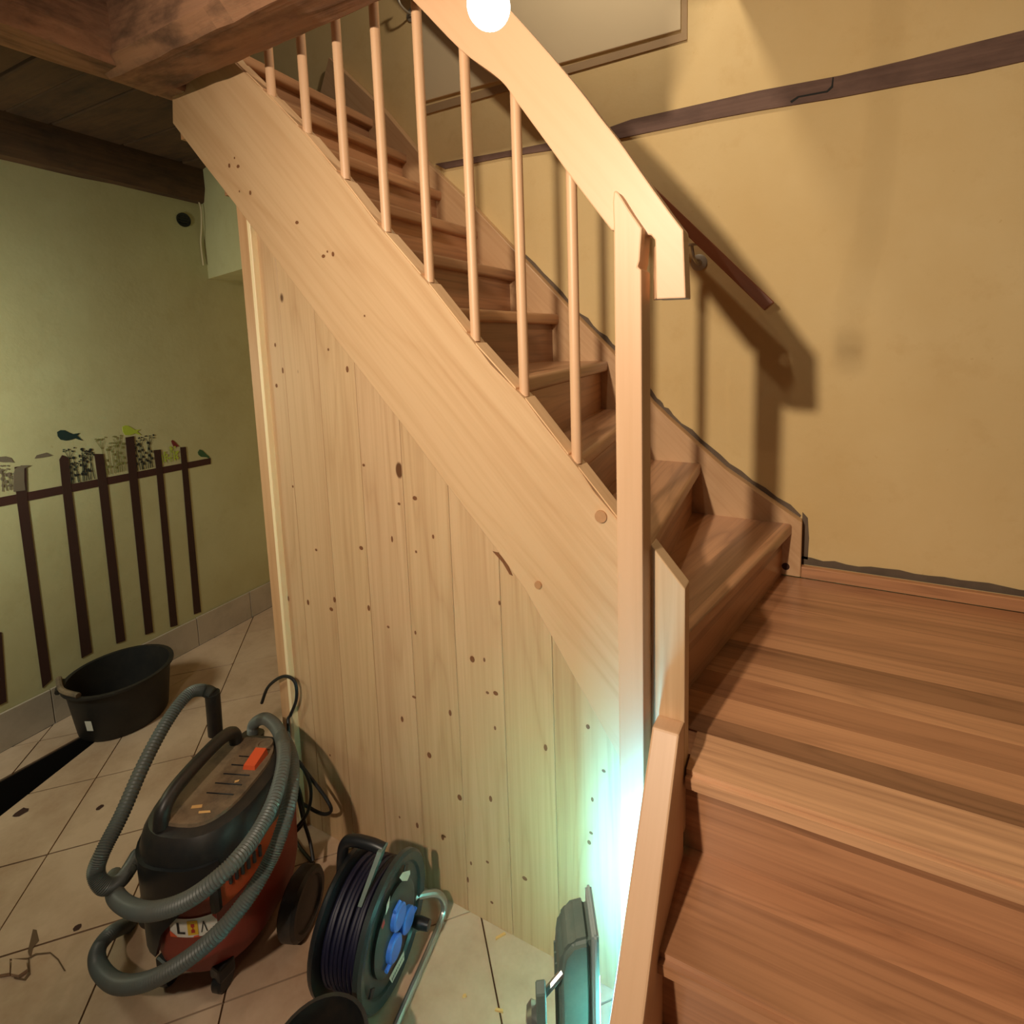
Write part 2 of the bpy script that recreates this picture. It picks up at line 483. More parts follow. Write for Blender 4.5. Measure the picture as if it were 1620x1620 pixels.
for i in range(-11, 9):
    for j in range(-5, 13):
        s0, s1 = S0 + i * TS + GR, S0 + (i + 1) * TS - GR
        d0, d1 = D0 - (j + 1) * TS + GR + 2.1 * 0, D0 - j * TS - GR
        quad = [((s + d) * r2, (s - d) * r2) for s, d in ((s0, d0), (s1, d0), (s1, d1), (s0, d1))]
        if area2(quad) < 0: quad.reverse()
        cx = sum(q[0] for q in quad) / 4; cy = sum(q[1] for q in quad) / 4
        if cy < -0.55 or cy > 2.3 or cx < -3.1 or cx > 0.25: continue
        for rg in REG:
            p = clip_region(quad, rg)
            if len(p) >= 3 and abs(area2(p)) > 0.0008:
                dz = random.uniform(-0.0006, 0.0006)
                g = random.uniform(0.93, 1.04)
                t = obj('tile', prism(p, 'z', -0.008, 0.0 + dz), M_TILE, floor)

# ------------------------------------------------------------------ SETTING: walls
wall_back = struct('wall_back', box(-2.95, 2.0, YW, YW + 0.3, 0, 3.6), M_WALLB)
wall_left = struct('wall_left', prism([(lw(-1.4), -1.4), (lw(2.05), 2.05), (lw(2.05) - 0.3, 2.05), (lw(-1.4) - 0.3, -1.4)], 'z', 0, 2.75), M_WALLL)

def lw_decal(name, poly, mat, t=0.002, parent=None):
    """flat painted shape on the left wall; poly in (y,z)"""
    b = bmesh.new()
    F = [b.verts.new((lw(y, t), y, z)) for y, z in poly]
    K = [b.verts.new((lw(y, -0.002), y, z)) for y, z in poly]
    n = len(poly)
    b.faces.new(F); b.faces.new(K[::-1])
    for i in range(n): b.faces.new((F[i], F[(i + 1) % n], K[(i + 1) % n], K[i]))
    return obj(name, b, mat, parent or wall_left)

# painted garden fence (mural)
for poly in ([(0.8276,0.9827),(1.663,0.9576),(1.66,0.926),(0.8239,0.9477)],):
    lw_decal('painted_rail', poly, M_PAINTRAIL)
POSTS = [[(0.8917,1.089),(0.9269,1.088),(0.9157,0.9519),(0.9104,0.186),(0.8798,0.1696),(0.8842,0.9611)],
         [(1.033,1.088),(1.044,1.104),(1.064,1.089),(1.06,0.9647),(1.056,0.2209),(1.018,0.2166),(1.03,0.9727)],
         [(1.156,1.086),(1.189,1.079),(1.19,0.9295),(1.184,0.2045),(1.149,0.209),(1.157,0.9384)],
         [(1.282,1.136),(1.317,1.136),(1.312,0.9723),(1.301,0.181),(1.267,0.187),(1.278,0.9803)],
         [(1.394,1.054),(1.425,1.051),(1.423,0.9455),(1.412,0.1575),(1.379,0.1648),(1.395,0.9523)],
         [(1.516,1.044),(1.542,1.041),(1.541,0.9171),(1.531,0.1675),(1.496,0.1715),(1.513,0.9237)],
         [(0.7672,0.4724),(0.7859,0.4621),(0.7705,0.1831),(0.7468,0.1836)]]
for poly in POSTS:
    lw_decal('painted_post', poly, M_PAINTBR, 0.003)
def zz(s):   # outline points given in a 4.5x enlargement
    return s
lw_decal('painted_bird', [(1.038,1.203),(1.05,1.209),(1.064,1.206),(1.077,1.194),(1.091,1.185),(1.113,1.186),(1.104,1.176),(1.121,1.151),(1.107,1.158),(1.096,1.166),(1.078,1.162),(1.062,1.162),(1.046,1.169),(1.038,1.185)], M_PAINTTEAL)
lw_decal('painted_bird', [(1.275,1.186),(1.287,1.191),(1.298,1.188),(1.309,1.179),(1.325,1.164),(1.348,1.162),(1.333,1.155),(1.348,1.135),(1.323,1.148),(1.302,1.143),(1.282,1.147),(1.275,1.163)], M_PAINTLIME)
lw_decal('painted_bird', [(1.477,1.083),(1.484,1.087),(1.494,1.076),(1.512,1.049),(1.498,1.05),(1.485,1.054),(1.48,1.068)], M_PAINTRED)
lw_decal('painted_bird', [(1.6,1.001),(1.61,1.014),(1.624,1.007),(1.644,0.9806),(1.657,0.965),(1.656,0.9557),(1.642,0.9661),(1.614,0.9743),(1.602,0.9875)], M_PAINTGREEN)
lw_decal('painted_bird', [(0.8922,1.083),(0.912,1.091),(0.9394,1.085),(0.9191,1.077),(0.914,1.03),(0.9131,0.9901),(0.8783,0.9938),(0.8857,1.062)], M_PAINTGREY, 0.004)
lw_decal('painted_bird', [(0.848,1.138),(0.8714,1.136),(0.8846,1.127),(0.8926,1.106),(0.8767,1.112),(0.8606,1.115),(0.8462,1.121)], M_PAINTGREY)
lw_decal('painted_bird', [(0.9549,1.109),(0.963,1.121),(0.9947,1.125),(1.012,1.11),(0.9974,1.108),(0.9704,1.108)], M_PAINTGREY)
def stem_bundle(y0, y1, z0, hgt, n, mat, seed):
    rs = random.Random(seed); b = bmesh.new()
    def quad(p, q, w):
        d = Vector((q[0] - p[0], q[1] - p[1])); d.normalize(); nx, ny = -d.y * w, d.x * w
        b.faces.new([b.verts.new((lw(yy, 0.0025), yy, z)) for yy, z in ((p[0] + nx, p[1] + ny), (q[0] + nx * 0.6, q[1] + ny * 0.6), (q[0] - nx * 0.6, q[1] - ny * 0.6), (p[0] - nx, p[1] - ny))])
    def blob(y, z, ry, rz):
        b.faces.new([b.verts.new((lw(y, 0.0027), y + ry * math.cos(k * PI / 3), z + rz * math.sin(k * PI / 3))) for k in range(6)])
    for i in range(n):
        y = y0 + (y1 - y0) * (i + 0.5) / n + rs.uniform(-0.004, 0.004)
        h = hgt * rs.uniform(0.55, 1.0); lean = rs.uniform(-0.012, 0.012)
        quad((y, z0), (y + lean, z0 + h), 0.0016)
        kind = i % 3
        if kind == 0:
            for _ in range(8): blob(y + lean + rs.uniform(-0.02, 0.02), z0 + h + rs.uniform(-0.006, 0.012), 0.0036, 0.003)
            for sgn in (-1, 1): quad((y + lean * 0.7, z0 + h * 0.75), (y + lean + sgn * 0.016, z0 + h), 0.0012)
        elif kind == 1:
            for q in range(5):
                zq = z0 + h * (0.25 + 0.15 * q)
                blob(y + lean * 0.5 + (0.006 if q % 2 else -0.006), zq, 0.0036, 0.0075)
        else:
            blob(y + lean, z0 + h, 0.0065, 0.0065)
            blob(y, z0 + h * 0.3, 0.007, 0.005)
    return b
FA = [(1.062,0.9914),(1.149,0.9918),(1.185,0.9943),(1.272,0.9937),(1.313,0.9811),(1.384,0.9827),(1.424,0.986),(1.507,0.9865),(1.117,1.133),(0.8415,1.011),(0.8816,1.008)]
obj('painted_flowers', stem_bundle(FA[0][0], FA[1][0], FA[1][1] - 0.015, 0.15, 10, M_PAINTBLACK, 1), M_PAINTBLACK, wall_left)
obj('painted_flowers', stem_bundle(FA[2][0], FA[3][0], FA[3][1] - 0.01, 0.16, 9, M_PAINTOLIVE, 2), M_PAINTOLIVE, wall_left)
obj('painted_flowers', stem_bundle(FA[4][0], FA[5][0], FA[5][1] - 0.01, 0.15, 8, M_PAINTBLACK, 3), M_PAINTBLACK, wall_left)
obj('painted_flowers', stem_bundle(FA[6][0], FA[7][0], FA[7][1] - 0.005, 0.075, 6, M_PAINTLIME, 4), M_PAINTLIME, wall_left)
obj('painted_flowers', stem_bundle(FA[9][0], FA[10][0], FA[10][1] - 0.005, 0.10, 4, M_PAINTGREY, 5), M_PAINTGREY, wall_left)

# skirting tiles along the left wall
yb = -0.9
bb = struct('baseboard_left', prism([(lw(-1.4), -1.4), (lw(2.05), 2.05), (lw(2.05, 0.004), 2.05), (lw(-1.4, 0.004), -1.4)], 'z', 0, 0.148), M_GROUT)
while yb < 2.02:
    y1 = min(yb + 0.30, 2.045)
    poly = [(lw(yb + 0.0015, 0.003), yb + 0.0015), (lw(y1 - 0.0015, 0.003), y1 - 0.0015), (lw(y1 - 0.0015, 0.013), y1 - 0.0015), (lw(yb + 0.0015, 0.013), yb + 0.0015)]
    obj('tile', prism(poly, 'z', 0.002, 0.15 + random.uniform(-0.002, 0.002), 0.001, seg=1), M_BASET, bb)
    yb += 0.30

# timber set flush into the back wall (uneven edges)
TB = [(-1.574,2.342),(-1.204,2.334),(-0.8257,2.33),(-0.6439,2.354),(-0.3631,2.357),(-0.1943,2.359),(0.0536,2.352),(0.241,2.357),(0.3812,2.364),(0.6187,2.373)]
TL = [(-1.522,2.312),(-1.205,2.311),(-0.8263,2.294),(-0.6194,2.295),(-0.3625,2.297),(-0.1931,2.295),(0.0559,2.286),(0.2443,2.285),(0.3855,2.282),(0.6243,2.29)]
inset = prism(TB + [(1.99, TB[-1][1] + 0.02), (1.99, TL[-1][1] + 0.02)] + TL[::-1], 'y', 2.042, 2.06)
trim_1 = struct('trim_1', inset, M_INSET, grain=(1, 0, 0))
obj('joint_crack', prism([(-0.0937,2.304),(-0.0709,2.315),(0.0148,2.314),(0.0272,2.325),(0.0299,2.351),(0.0336,2.35),(0.0328,2.32),(0.0168,2.308),(-0.067,2.31),(-0.0896,2.297)], 'y', 2.0405, 2.043), M_PAINTBLACK, trim_1)
# covered opening in the upper part of the back wall
hp = [(-1.62, 2.62), (-0.459, 2.622), (-0.459, 3.3), (-1.62, 3.3)]
trim_5 = struct('trim_5', prism(hp, 'y', 2.040, 2.055, 0.003), M_HATCH)
obj('panel_frame', prism([(-1.66, 2.565), (-0.437, 2.585), (-0.437, 3.3), (-0.456, 3.3), (-0.456, 2.612), (-1.66, 2.600)], 'y', 2.044, 2.055), M_FRAMEP, trim_5)

# bare grey plaster left open along the stringer and the landing skirting
def ragged(line, w0, w1, seed):
    rs = random.Random(seed); up = []
    lo = []
    for i in range(len(line) - 1):
        for j in range(6):
            t = j / 6
            x = line[i][0] + (line[i + 1][0] - line[i][0]) * t; z = line[i][1] + (line[i + 1][1] - line[i][1]) * t
            dx, dz = line[i + 1][0] - line[i][0], line[i + 1][1] - line[i][1]; L = math.hypot(dx, dz)
            w = rs.uniform(w0, w1)
            lo.append((x, z)); up.append((x - dz / L * w, z + dx / L * w))
    lo.append(line[-1]); up.append((line[-1][0] - dz / L * w0, line[-1][1] + dx / L * w0))
    return lo + up[::-1]
GAP = [(-1.129,1.892),(-0.8759,1.631),(-0.715,1.475),(-0.5593,1.283),(-0.4926,1.221),(-0.2805,1.039),(-0.0256,0.8742)]
bgap = bmesh.new()
pl = ragged([(x * 1.0, z) for x, z in GAP], 0.008, 0.020, 3)
bgap.faces.new([bgap.verts.new((x, 2.0485, z)) for x, z in pl])
bgap.faces.new([bgap.verts.new((x, 2.0485, z)) for x, z in ((-0.018, 0.72), (0.004, 0.72), (0.006, 0.80), (0.0, 0.875), (-0.018, 0.895))])
pl = ragged([(1.6, 0.70), (0.9, 0.70), (0.45, 0.70), (0.2, 0.70), (-0.02, 0.70)], -0.030, -0.020, 5)
bgap.faces.new([bgap.verts.new((x, 2.0485, z)) for x, z in pl])
obj('open_plaster_gap', bgap, M_GREYPLASTER, wall_back)

# boxed-in bulkhead in the rear left corner
PB = [(1.747,1.892),(1.754,2.45)]
yb0 = PB[0][0]; zb0 = PB[0][1]
wall_corner = struct('wall_corner', prism([(lw(yb0), yb0), (-2.26, yb0 - 0.16), (-2.26, YW), (lw(YW), YW)], 'z', zb0, 2.45), M_WALLL)

# ------------------------------------------------------------------ SETTING: ceiling and beams
cb = box(-3.1, -1.62, -1.4, 0.985, 2.46, 2.5)
box(-3.1, -2.02, 0.985, YW, 2.46, 2.5, bm=cb)
ceiling = struct('ceiling', cb, M_OLDDARK, grain=(1, 0, 0))
obj('upper_boards', box(-1.62, 1.6, -1.4, 0.90, 2.46, 2.5), M_OLDDARK, ceiling, grain=(1, 0, 0))
obj('upper_floor_slab', box(-0.31, 2.0, 0.99, YW, 2.78, 2.98), M_HATCH, ceiling)
ye = -1.4
while ye < 2.0:
    y1 = min(ye + 0.252, 2.04)
    zp = 2.425 + random.uniform(-0.004, 0.004)
    for ya_, yb_, xr_ in ((ye + 0.004, min(y1 - 0.004, 0.984), -1.6), (max(ye + 0.004, 0.986), y1 - 0.004, -2.02)):
        if yb_ - ya_ > 0.02:
            obj('plank', box(-3.0, xr_, ya_, yb_, zp, 2.462, 0.004, seg=1), M_OLDDARK, ceiling, grain=(1, 0, 0))
    if y1 < 0.86:
        obj('plank', box(-1.59, 1.2, ye + 0.004, y1 - 0.004, zp, 2.462, 0.004, seg=1), M_OLDDARK, ceiling, grain=(1, 0, 0))
    ye += 0.252
def rough_beam(sections, seed, amp=0.008, sub=14):
    """two end rings of corners; loft with a little wobble, so the hewn faces are uneven"""
    rs = random.Random(seed)
    A, C = sections; rings = []
    for i in range(sub + 1):
        t = i / sub
        ring = []
        for a, c in zip(A, C):
            p = Vector(a).lerp(Vector(c), t)
            ring.append(p + Vector((rs.uniform(-amp, amp), rs.uniform(-amp, amp), rs.uniform(-amp, amp))))
        rings.append(ring)
    return loft(rings)
BC = [(-1.687,0.8192),(-1.271,0.8514),(-1.031,0.8506),(-1.59,0.9599),(-1.325,0.9651),(-0.9548,0.9163)]
# cross beam over the stair opening (front edge, then rear edge of its underside)
xa, xb = -1.70, -0.52
def rr(x, y, z): return (x, y, z)
def ring_x(x, yf, yr): 
    return [(x, yf + 0.02, 2.246), (x, yf - 0.012, 2.275), (x, yf - 0.015, 2.44), (x, yr, 2.44), (x, yr, 2.262), (x, yr - 0.02, 2.246)]
trim_2 = struct('trim_2', rough_beam((ring_x(xa, 0.815, 0.965), ring_x(xb, 0.80, 0.94)), 11, 0.0018, 20), M_OLD, grain=(1, 0, 0), smooth=True)
YB = [(-1.815,0.661),(-1.797,0.8039),(-1.728,0.9982),(-1.494,0.7157),(-1.476,0.6097)]
def ring_y(y, xl, xr):
    return [(xl, y, 2.275), (xl + 0.02, y, 2.257), (xr - 0.03, y, 2.258), (xr, y, 2.30), (xr, y, 2.44), (xl, y, 2.44)]
trim_3 = struct('trim_3', rough_beam((ring_y(-1.3, -1.93, -1.62), ring_y(1.03, -1.735, -1.60)), 12, 0.0035, 16), M_OLD, grain=(0, 1, 0), smooth=True)
obj('trimmer_joist', rough_beam(([(-0.66, -1.3, 2.27), (-0.52, -1.3, 2.265), (-0.52, -1.3, 2.44), (-0.66, -1.3, 2.44)], [(-0.66, 0.97, 2.27), (-0.52, 0.97, 2.265), (-0.52, 0.97, 2.44), (-0.66, 0.97, 2.44)]), 14, 0.006, 16), M_OLD, trim_2, grain=(0, 1, 0), smooth=True)
# wall plate along the left wall
def ring_p(y):
    x = lw(y)
    return [(x - 0.02, y, 2.262), (x + 0.045, y, 2.268), (x + 0.075, y, 2.33), (x + 0.07, y, 2.43), (x - 0.02, y, 2.43)]
trim_4 = struct('trim_4', rough_beam((ring_p(-1.3), ring_p(1.74)), 13, 0.004, 16), M_OLDDARK, grain=(0, 1, 0), smooth=True)

# ------------------------------------------------------------------ STAIRCASE
stair = thing('staircase', 'new quarter-turn wooden staircase with pale stringers and baluster rail beside the ochre wall', 'staircase', (-0.3, 1.0, 0))
# front stringer
ST = [(-1.499,2.376),(-1.42,2.301),(-1.262,2.157),(-1.148,2.048),(-1.057,1.949),(-0.9315,1.805),(-0.7854,1.653),(-0.6901,1.543),(-0.6348,1.479),(-0.5548,1.408),(-0.5107,1.354),(-0.4267,1.26),(-0.3952,1.217),(-0.3347,1.154)]
SB = [(-1.69,2.263),(-1.701,2.187),(-1.58,2.058),(-1.456,1.929),(-1.273,1.73),(-1.097,1.541),(-0.8892,1.327),(-0.7694,1.196),(-0.6415,1.061),(-0.5666,0.9763),(-0.5058,0.8836),(-0.4612,0.8146),(-0.4032,0.7262),(-0.3397,0.6262)]
top = [ST[0]] + ST[1:]
poly = [SB[0]] + [(-1.66, 2.36), (-1.52, 2.42)] + ST[1:] + [(-0.30, ST[-1][1] - 0.05), (-0.30, SB[-1][1] - 0.05)] + SB[:0:-1]
fs = obj('front_stringer', prism(poly, 'y', YF, YF + 0.05, 0.002, seg=1), M_PINE, stair, grain=(-1.06, 0, 1.15))
# infill strips on the top edge between the balusters
BAL = [(-1.295 + 0.1218 * i) for i in range(8)]
def top_z(x):
    for a, b in zip(ST, ST[1:]):
        if a[0] <= x <= b[0]: return a[1] + (b[1] - a[1]) * (x - a[0]) / (b[0] - a[0])
    return ST[-1][1]
cuts = [-1.42] + BAL + [-0.33]
for a, b in zip(cuts, cuts[1:]):
    x0, x1 = a + 0.011, b - 0.011
    p = [(x0, top_z(x0) - 0.001), (x1, top_z(x1) - 0.001), (x1, top_z(x1) + 0.004), (x0, top_z(x0) + 0.004)]
    obj('infill_strip', prism(p, 'y', YF + 0.004, YF + 0.048, 0.001, seg=1), M_PINE, stair, grain=(-1, 0, 1), color=(1.12, 1.12, 1.12, 1))
# wooden plugs over the bolts
PLUG = [(-0.3807,1.169),(-0.5309,0.9936)]
for (x, z), r in zip(PLUG, (0.0135, 0.009)):
    obj('wood_plug', lathe([(0, -0.001), (r, -0.001), (r * 0.95, 0.003), (0, 0.003)], (x, YF - 0.001, z), (0, -1, 0), 20), M_PLUG, stair, smooth=True)
# dark knots of the stringer
def knots(pts, y, name, parent, grain=None):
    b = bmesh.new()
    for x, z, rx, rz in pts:
        b.faces.new([b.verts.new((x + rx * math.cos(k * PI / 4), y, z + rz * math.sin(k * PI / 4))) for k in range(8)])
    return obj(name, b, M_KNOT, parent, kind='stuff')
SK = [(-1.436,2.046),(-1.461,2.03),(-1.424,2.022),(-1.428,1.957),(-1.383,1.947),(-1.21,1.849),(-1.108,1.766),(-1.089,1.758),(-1.123,1.756),(-0.9959,1.601),(-0.3901,1.096),(-0.4136,0.9665),(-0.5484,0.9412)]
knots([(x, z, 0.0028 + 0.0018 * ((i * 7) % 3), 0.003 + 0.0016 * ((i * 5) % 3)) for i, (x, z) in enumerate(SK[:10])], YF - 0.0006, 'knots', fs)
# newel post
NP = [(-0.3346,1.727),(-0.3293,1.772),(-0.3273,1.79),(-0.3243,1.792),(-0.3179,1.787),(-0.2978,1.754),(-0.2756,1.721),(-0.2781,1.69),(-0.2799,1.666),(-0.2834,1.655)]
xl, xr = -0.328, -0.277
poly = [(xl, 0.0), (xl, NP[0][1])] + NP[1:] + [(xr, NP[-1][1] - 0.005), (xr, 0.0)]
obj('newel_post', prism(poly, 'y', 0.93, 0.988, 0.003), M_BEECH, stair, grain=(0, 0, 1))
# short stringer piece right of the newel
PP = [(-0.2725,1.12),(-0.2066,1.041),(-0.2065,1.007)]
poly = [(-0.277, PP[0][1] + 0.005), (-0.209, PP[1][1] + 0.004), (-0.209, 0.52), (-0.277, 0.52)]
obj('stringer_piece', prism(poly, 'y', YF, YF + 0.04, 0.003), M_PINE, stair, grain=(0, 0, 1))
# handrail: one curved plank
RB = [(-1.23,2.671),(-1.035,2.489),(-0.8761,2.345),(-0.7736,2.243),(-0.6595,2.119),(-0.5699,2.042),(-0.529,1.987),(-0.4629,1.895),(-0.4118,1.823),(-0.3412,1.729)]
RT = [(-0.2662,1.712),(-0.266,1.79),(-0.3237,1.884),(-0.3593,1.934),(-0.3957,1.983),(-0.4583,2.061),(-0.5504,2.165),(-0.641,2.264),(-0.7836,2.41),(-0.9828,2.609)]
RT2 = [(-0.209,1.715),(-0.2322,1.747),(-0.2774,1.813),(-0.3238,1.882),(-0.3594,1.93),(-0.3958,1.981),(-0.4583,2.061),(-0.5502,2.172),(-0.6405,2.273),(-0.7825,2.425),(-0.9809,2.627)]
EN = [(-0.2594,1.703),(-0.2662,1.712)]
EB = [(-0.2572,1.599),(-0.2041,1.598)]
def smooth2(pts, per=4):
    return [(v.x, v.z) for v in catmull([(a, 0, b) for a, b in pts], per)]
RB = smooth2(RB); RT2 = [RT2[0]] + smooth2(RT2[1:])
rail_poly = RB + [EN[1], EN[0]] + EB + RT2
rail = obj('handrail', prism(rail_poly, 'y', 0.955, 0.998, 0.0025), M_BEECH, stair, grain=(-1, 0, 1.2))
# splayed inner cheek of the rail end
e0 = [(-0.2594,1.698),(-0.2572,1.599)]
xe = e0[0][0]
cheek = prism([(xe + 0.001, 0.958), (xe - 0.014, 0.996), (xe + 0.001, 0.996)], 'z', e0[1][1] + 0.001, e0[0][1] - 0.002, 0.001, seg=1)
obj('rail_end', cheek, M_BEECH, stair, grain=(0, 0, 1))
# balusters
def rail_bottom(x):
    for a, b in zip(RB, RB[1:]):
        if a[0] <= x <= b[0]: return a[1] + (b[1] - a[1]) * (x - a[0]) / (b[0] - a[0])
    return RB[0][1]
for x in BAL:
    z0 = top_z(x) - 0.006; z1 = rail_bottom(x) + 0.004
    if z1 > 3.2: z1 = 3.2
    obj('baluster', lathe([(0, z0), (0.0112, z0), (0.0112, z1), (0, z1)], (x, YF + 0.022, 0), (0, 0, 1), 16), M_BEECH, stair, grain=(0, 0, 1), smooth=True)
# wall stringer
WS = [(-2.148,2.919),(-1.836,2.624),(-1.588,2.339),(-1.387,2.156),(-1.129,1.892),(-0.8759,1.631),(-0.715,1.475),(-0.5593,1.283),(-0.4926,1.221),(-0.2805,1.039),(-0.0256,0.8742)]
bot = [(-0.017, ZL + 0.001), (-0.42, ZL + 0.001)] + [(x - 0.22, z - 0.42) for x, z in WS[::-1][2:]] 
wpoly = WS + [(-0.017, WS[-1][1] - 0.004)] + bot
obj('wall_stringer', prism(wpoly, 'y', YS, YW, 0.003, seg=1), M_PINE, stair, grain=(-1, 0, 1), color=(0.97, 0.9, 0.84, 1))
BH = [(-0.0664,0.7017)]
obj('bolt_hole', lathe([(0.0, 0.0), (0.013, 0.0), (0.013, 0.0015), (0.0, 0.0015)], (BH[0][0], YS + 0.0005, BH[0][1]), (0, -1, 0), 18), M_PAINTBR, stair)
# winding and straight treads: nose line given at the wall (y=2) and at the front stringer (y=1.02)
NOSE = {1: (-0.050, -0.268, 0.861), 2: (-0.368, -0.322, 1.055), 3: (-0.600, -0.482, 1.249), 4: (-0.735, -0.612, 1.443),
        5: (-0.948, -1.000, 1.637), 6: (-1.146, -1.146, 1.827), 7: (-1.330, -1.345, 2.017), 8: (-1.515, -1.515, 2.207),
        9: (-1.702, -1.70, 2.397), 10: (-1.892, -1.86, 2.587)}
yA, yB = 1.034, 2.003
def nose_x(k, y):
    xw, xf, z = NOSE[k]
    return xf + (xw - xf) * (y - 1.02) / 0.98
for k in range(1, 11):
    z = NOSE[k][2]
    if k < 10: bk = lambda y, k=k: nose_x(k + 1, y) - 0.051
    else: bk = lambda y, k=k: nose_x(k, y) - 0.30
    poly = [(nose_x(k, yA), yA), (nose_x(k, yB), yB), (bk(yB), yB), (bk(yA), yA)]
    b = prism(poly, 'z', z - 0.042, z)
    fe = [e for e in b.edges if all(abs(v.co.x - nose_x(k, v.co.y)) < 1e-5 for v in e.verts) and abs(e.verts[0].co.z - e.verts[1].co.z) < 1e-6]
    bmesh.ops.bevel(b, geom=fe, offset=0.011, segments=4, affect='EDGES', profile=0.5)
    d = Vector((NOSE[k][0] - NOSE[k][1], 0.98, 0))
    g = random.uniform(0.9, 1.06)
    obj('tread', b, M_TREAD, stair, grain=d, smooth=True, color=(g, g, g * random.uniform(0.94, 1.0), 1))
    # riser under the nose
    zb = (ZL if k == 1 else NOSE[k - 1][2]) - 0.001
    poly = [(nose_x(k, yA) - 0.030, yA), (nose_x(k, yB) - 0.030, yB), (nose_x(k, yB) - 0.050, yB), (nose_x(k, yA) - 0.050, yA)]
    g = random.uniform(0.84, 1.0)
    obj('riser', prism(poly, 'z', zb, z - 0.041), M_TREAD, stair, grain=d, color=(g, g * 0.97, g * 0.94, 1))
# landing, glued from staves of different tone
land = obj('landing', box(-0.30, XR, 1.03, 1.99, ZL - 0.045, ZL - 0.004), M_TREAD, stair, grain=(1, 0, 0))
ys = [0.973, 1.098, 1.155, 1.235, 1.33, 1.405, 1.50, 1.565, 1.66, 1.76, 1.84, 1.93, 2.0]
tone = [(1.35, 1.45, 1.50), (0.58, 0.54, 0.52), (1.18, 1.14, 1.10), (0.90, 0.82, 0.78), (1.15, 1.12, 1.08), (0.66, 0.60, 0.56), (1.0, 0.96, 0.93), (0.84, 0.78, 0.75), (0.98, 0.92, 0.88), (0.86, 0.80, 0.76), (1.0, 0.95, 0.92), (0.92, 0.86, 0.82)]
for i, (a, b_) in enumerate(zip(ys, ys[1:])):
    x0 = -0.205 if b_ < 1.11 else -0.262
    b = box(x0, XR, a + 0.0002, b_ - 0.0002, ZL - 0.044, ZL)
    if i == 0:
        fe = [e for e in b.edges if all(abs(v.co.y - a - 0.0002) < 1e-5 for v in e.verts) and abs(e.verts[0].co.z - e.verts[1].co.z) < 1e-6]
        bmesh.ops.bevel(b, geom=fe, offset=0.011, segments=4, affect='EDGES')
    obj('stave', b, M_STAVE, land, grain=(1, 0, 0), smooth=True, color=tone[i] + (1,))
obj('landing_skirting', box(-0.016, XR, YS + 0.002, YS + 0.028, ZL + 0.0005, ZL + 0.040, 0.002, seg=1), M_TREAD, stair, grain=(1, 0, 0), color=(1.05, 1.0, 0.95, 1))
# lower flight: treads, risers and the side stringer that falls towards the viewer
LT = [(0.778, 0.477), (0.588, 0.287)]
for y, z in LT:
    b = box(-0.212, XR, y, y + 0.235, z - 0.042, z)
    fe = [e for e in b.edges if all(abs(v.co.y - y) < 1e-5 for v in e.verts) and abs(e.verts[0].co.z - e.verts[1].co.z) < 1e-6]
    bmesh.ops.bevel(b, geom=fe, offset=0.011, segments=4, affect='EDGES')
    obj('tread', b, M_TREAD, stair, grain=(1, 0, 0), smooth=True, color=(1.0, 0.93, 0.88, 1))
for y, z0, z1, g in ((1.000, 0.476, ZL - 0.043, 1.0), (0.812, 0.286, 0.436, 0.95), (0.622, 0.0, 0.246, 0.95)):
    obj('riser', box(-0.212, XR, y, y + 0.02, z0, z1), M_TREAD, stair, grain=(1, 0, 0), color=(g, g * 0.95, g * 0.92, 1))
lp = [(0.984, 0.768), (0.938, 0.774), (0.694, 0.461), (0.40, 0.085), (0.40, 0.0), (0.62, 0.0), (0.984, 0.44)]
obj('side_stringer', prism(lp, 'x', -0.262, -0.209, 0.004), M_BEECH, stair, grain=(0, 0.62, 0.78))
obj('right_stringer', prism([(2.0, 0.76), (0.938, 0.774), (0.40, 0.085), (0.40, 0.0), (2.0, 0.0)], 'x', XR, XR + 0.04, 0.003, seg=1), M_PINE, stair, grain=(0, 1, 0))

# ------------------------------------------------------------------ BOARD PARTITION under the stair
part = thing('board_partition', 'knotty pine board partition closing the space under the staircase', 'partition', (-0.9, 1.03, 0))
def under_z(x):
    for a, b in zip(SB, SB[1:]):
        if a[0] <= x <= b[0]: return a[1] + (b[1] - a[1]) * (x - a[0]) / (b[0] - a[0])
    return SB[-1][1] if x > SB[-1][0] else SB[0][1]
YPN = 1.021
PX = [-1.425, -1.352, -1.216, -1.08, -0.938, -0.795, -0.655, -0.520, -0.330]
for a, b in zip(PX, PX[1:]):
    x0, x1 = a + 0.0006, b - 0.0006
    nseg = 4
    pts = [(x0 + (x1 - x0) * i / nseg) for i in range(nseg + 1)]
    poly = [(x0, 0.0), (x1, 0.0)] + [(x, under_z(x) - 0.001) for x in pts[::-1]]
    g = random.uniform(0.95, 1.03)
    obj('plank', prism(poly, 'y', YPN, YPN + 0.02, 0.0007, seg=1), M_PANEL, part, grain=(0, 0, 1), color=(g, g * random.uniform(0.98, 1.0), g * random.uniform(0.95, 1.0), 1))
obj('corner_post', prism([(-1.502, 0.0), (-1.436, 0.0), (-1.436, under_z(-1.436) - 0.001), (-1.502, under_z(-1.502) - 0.001)], 'y', 1.0215, 1.10, 0.0015, seg=1), M_PINE, part, grain=(0, 0, 1), color=(0.97, 0.88, 0.82, 1))
obj('lit_edge_strip', prism([(-1.436, 0.0), (-1.423, 0.0), (-1.423, under_z(-1.423) - 0.002), (-1.436, under_z(-1.436) - 0.002)], 'y', 1.003, 1.04, 0.001, seg=1), M_LITEDGE, part, grain=(0, 0, 1))  # strip for the lit right edge of the post, brightness painted in
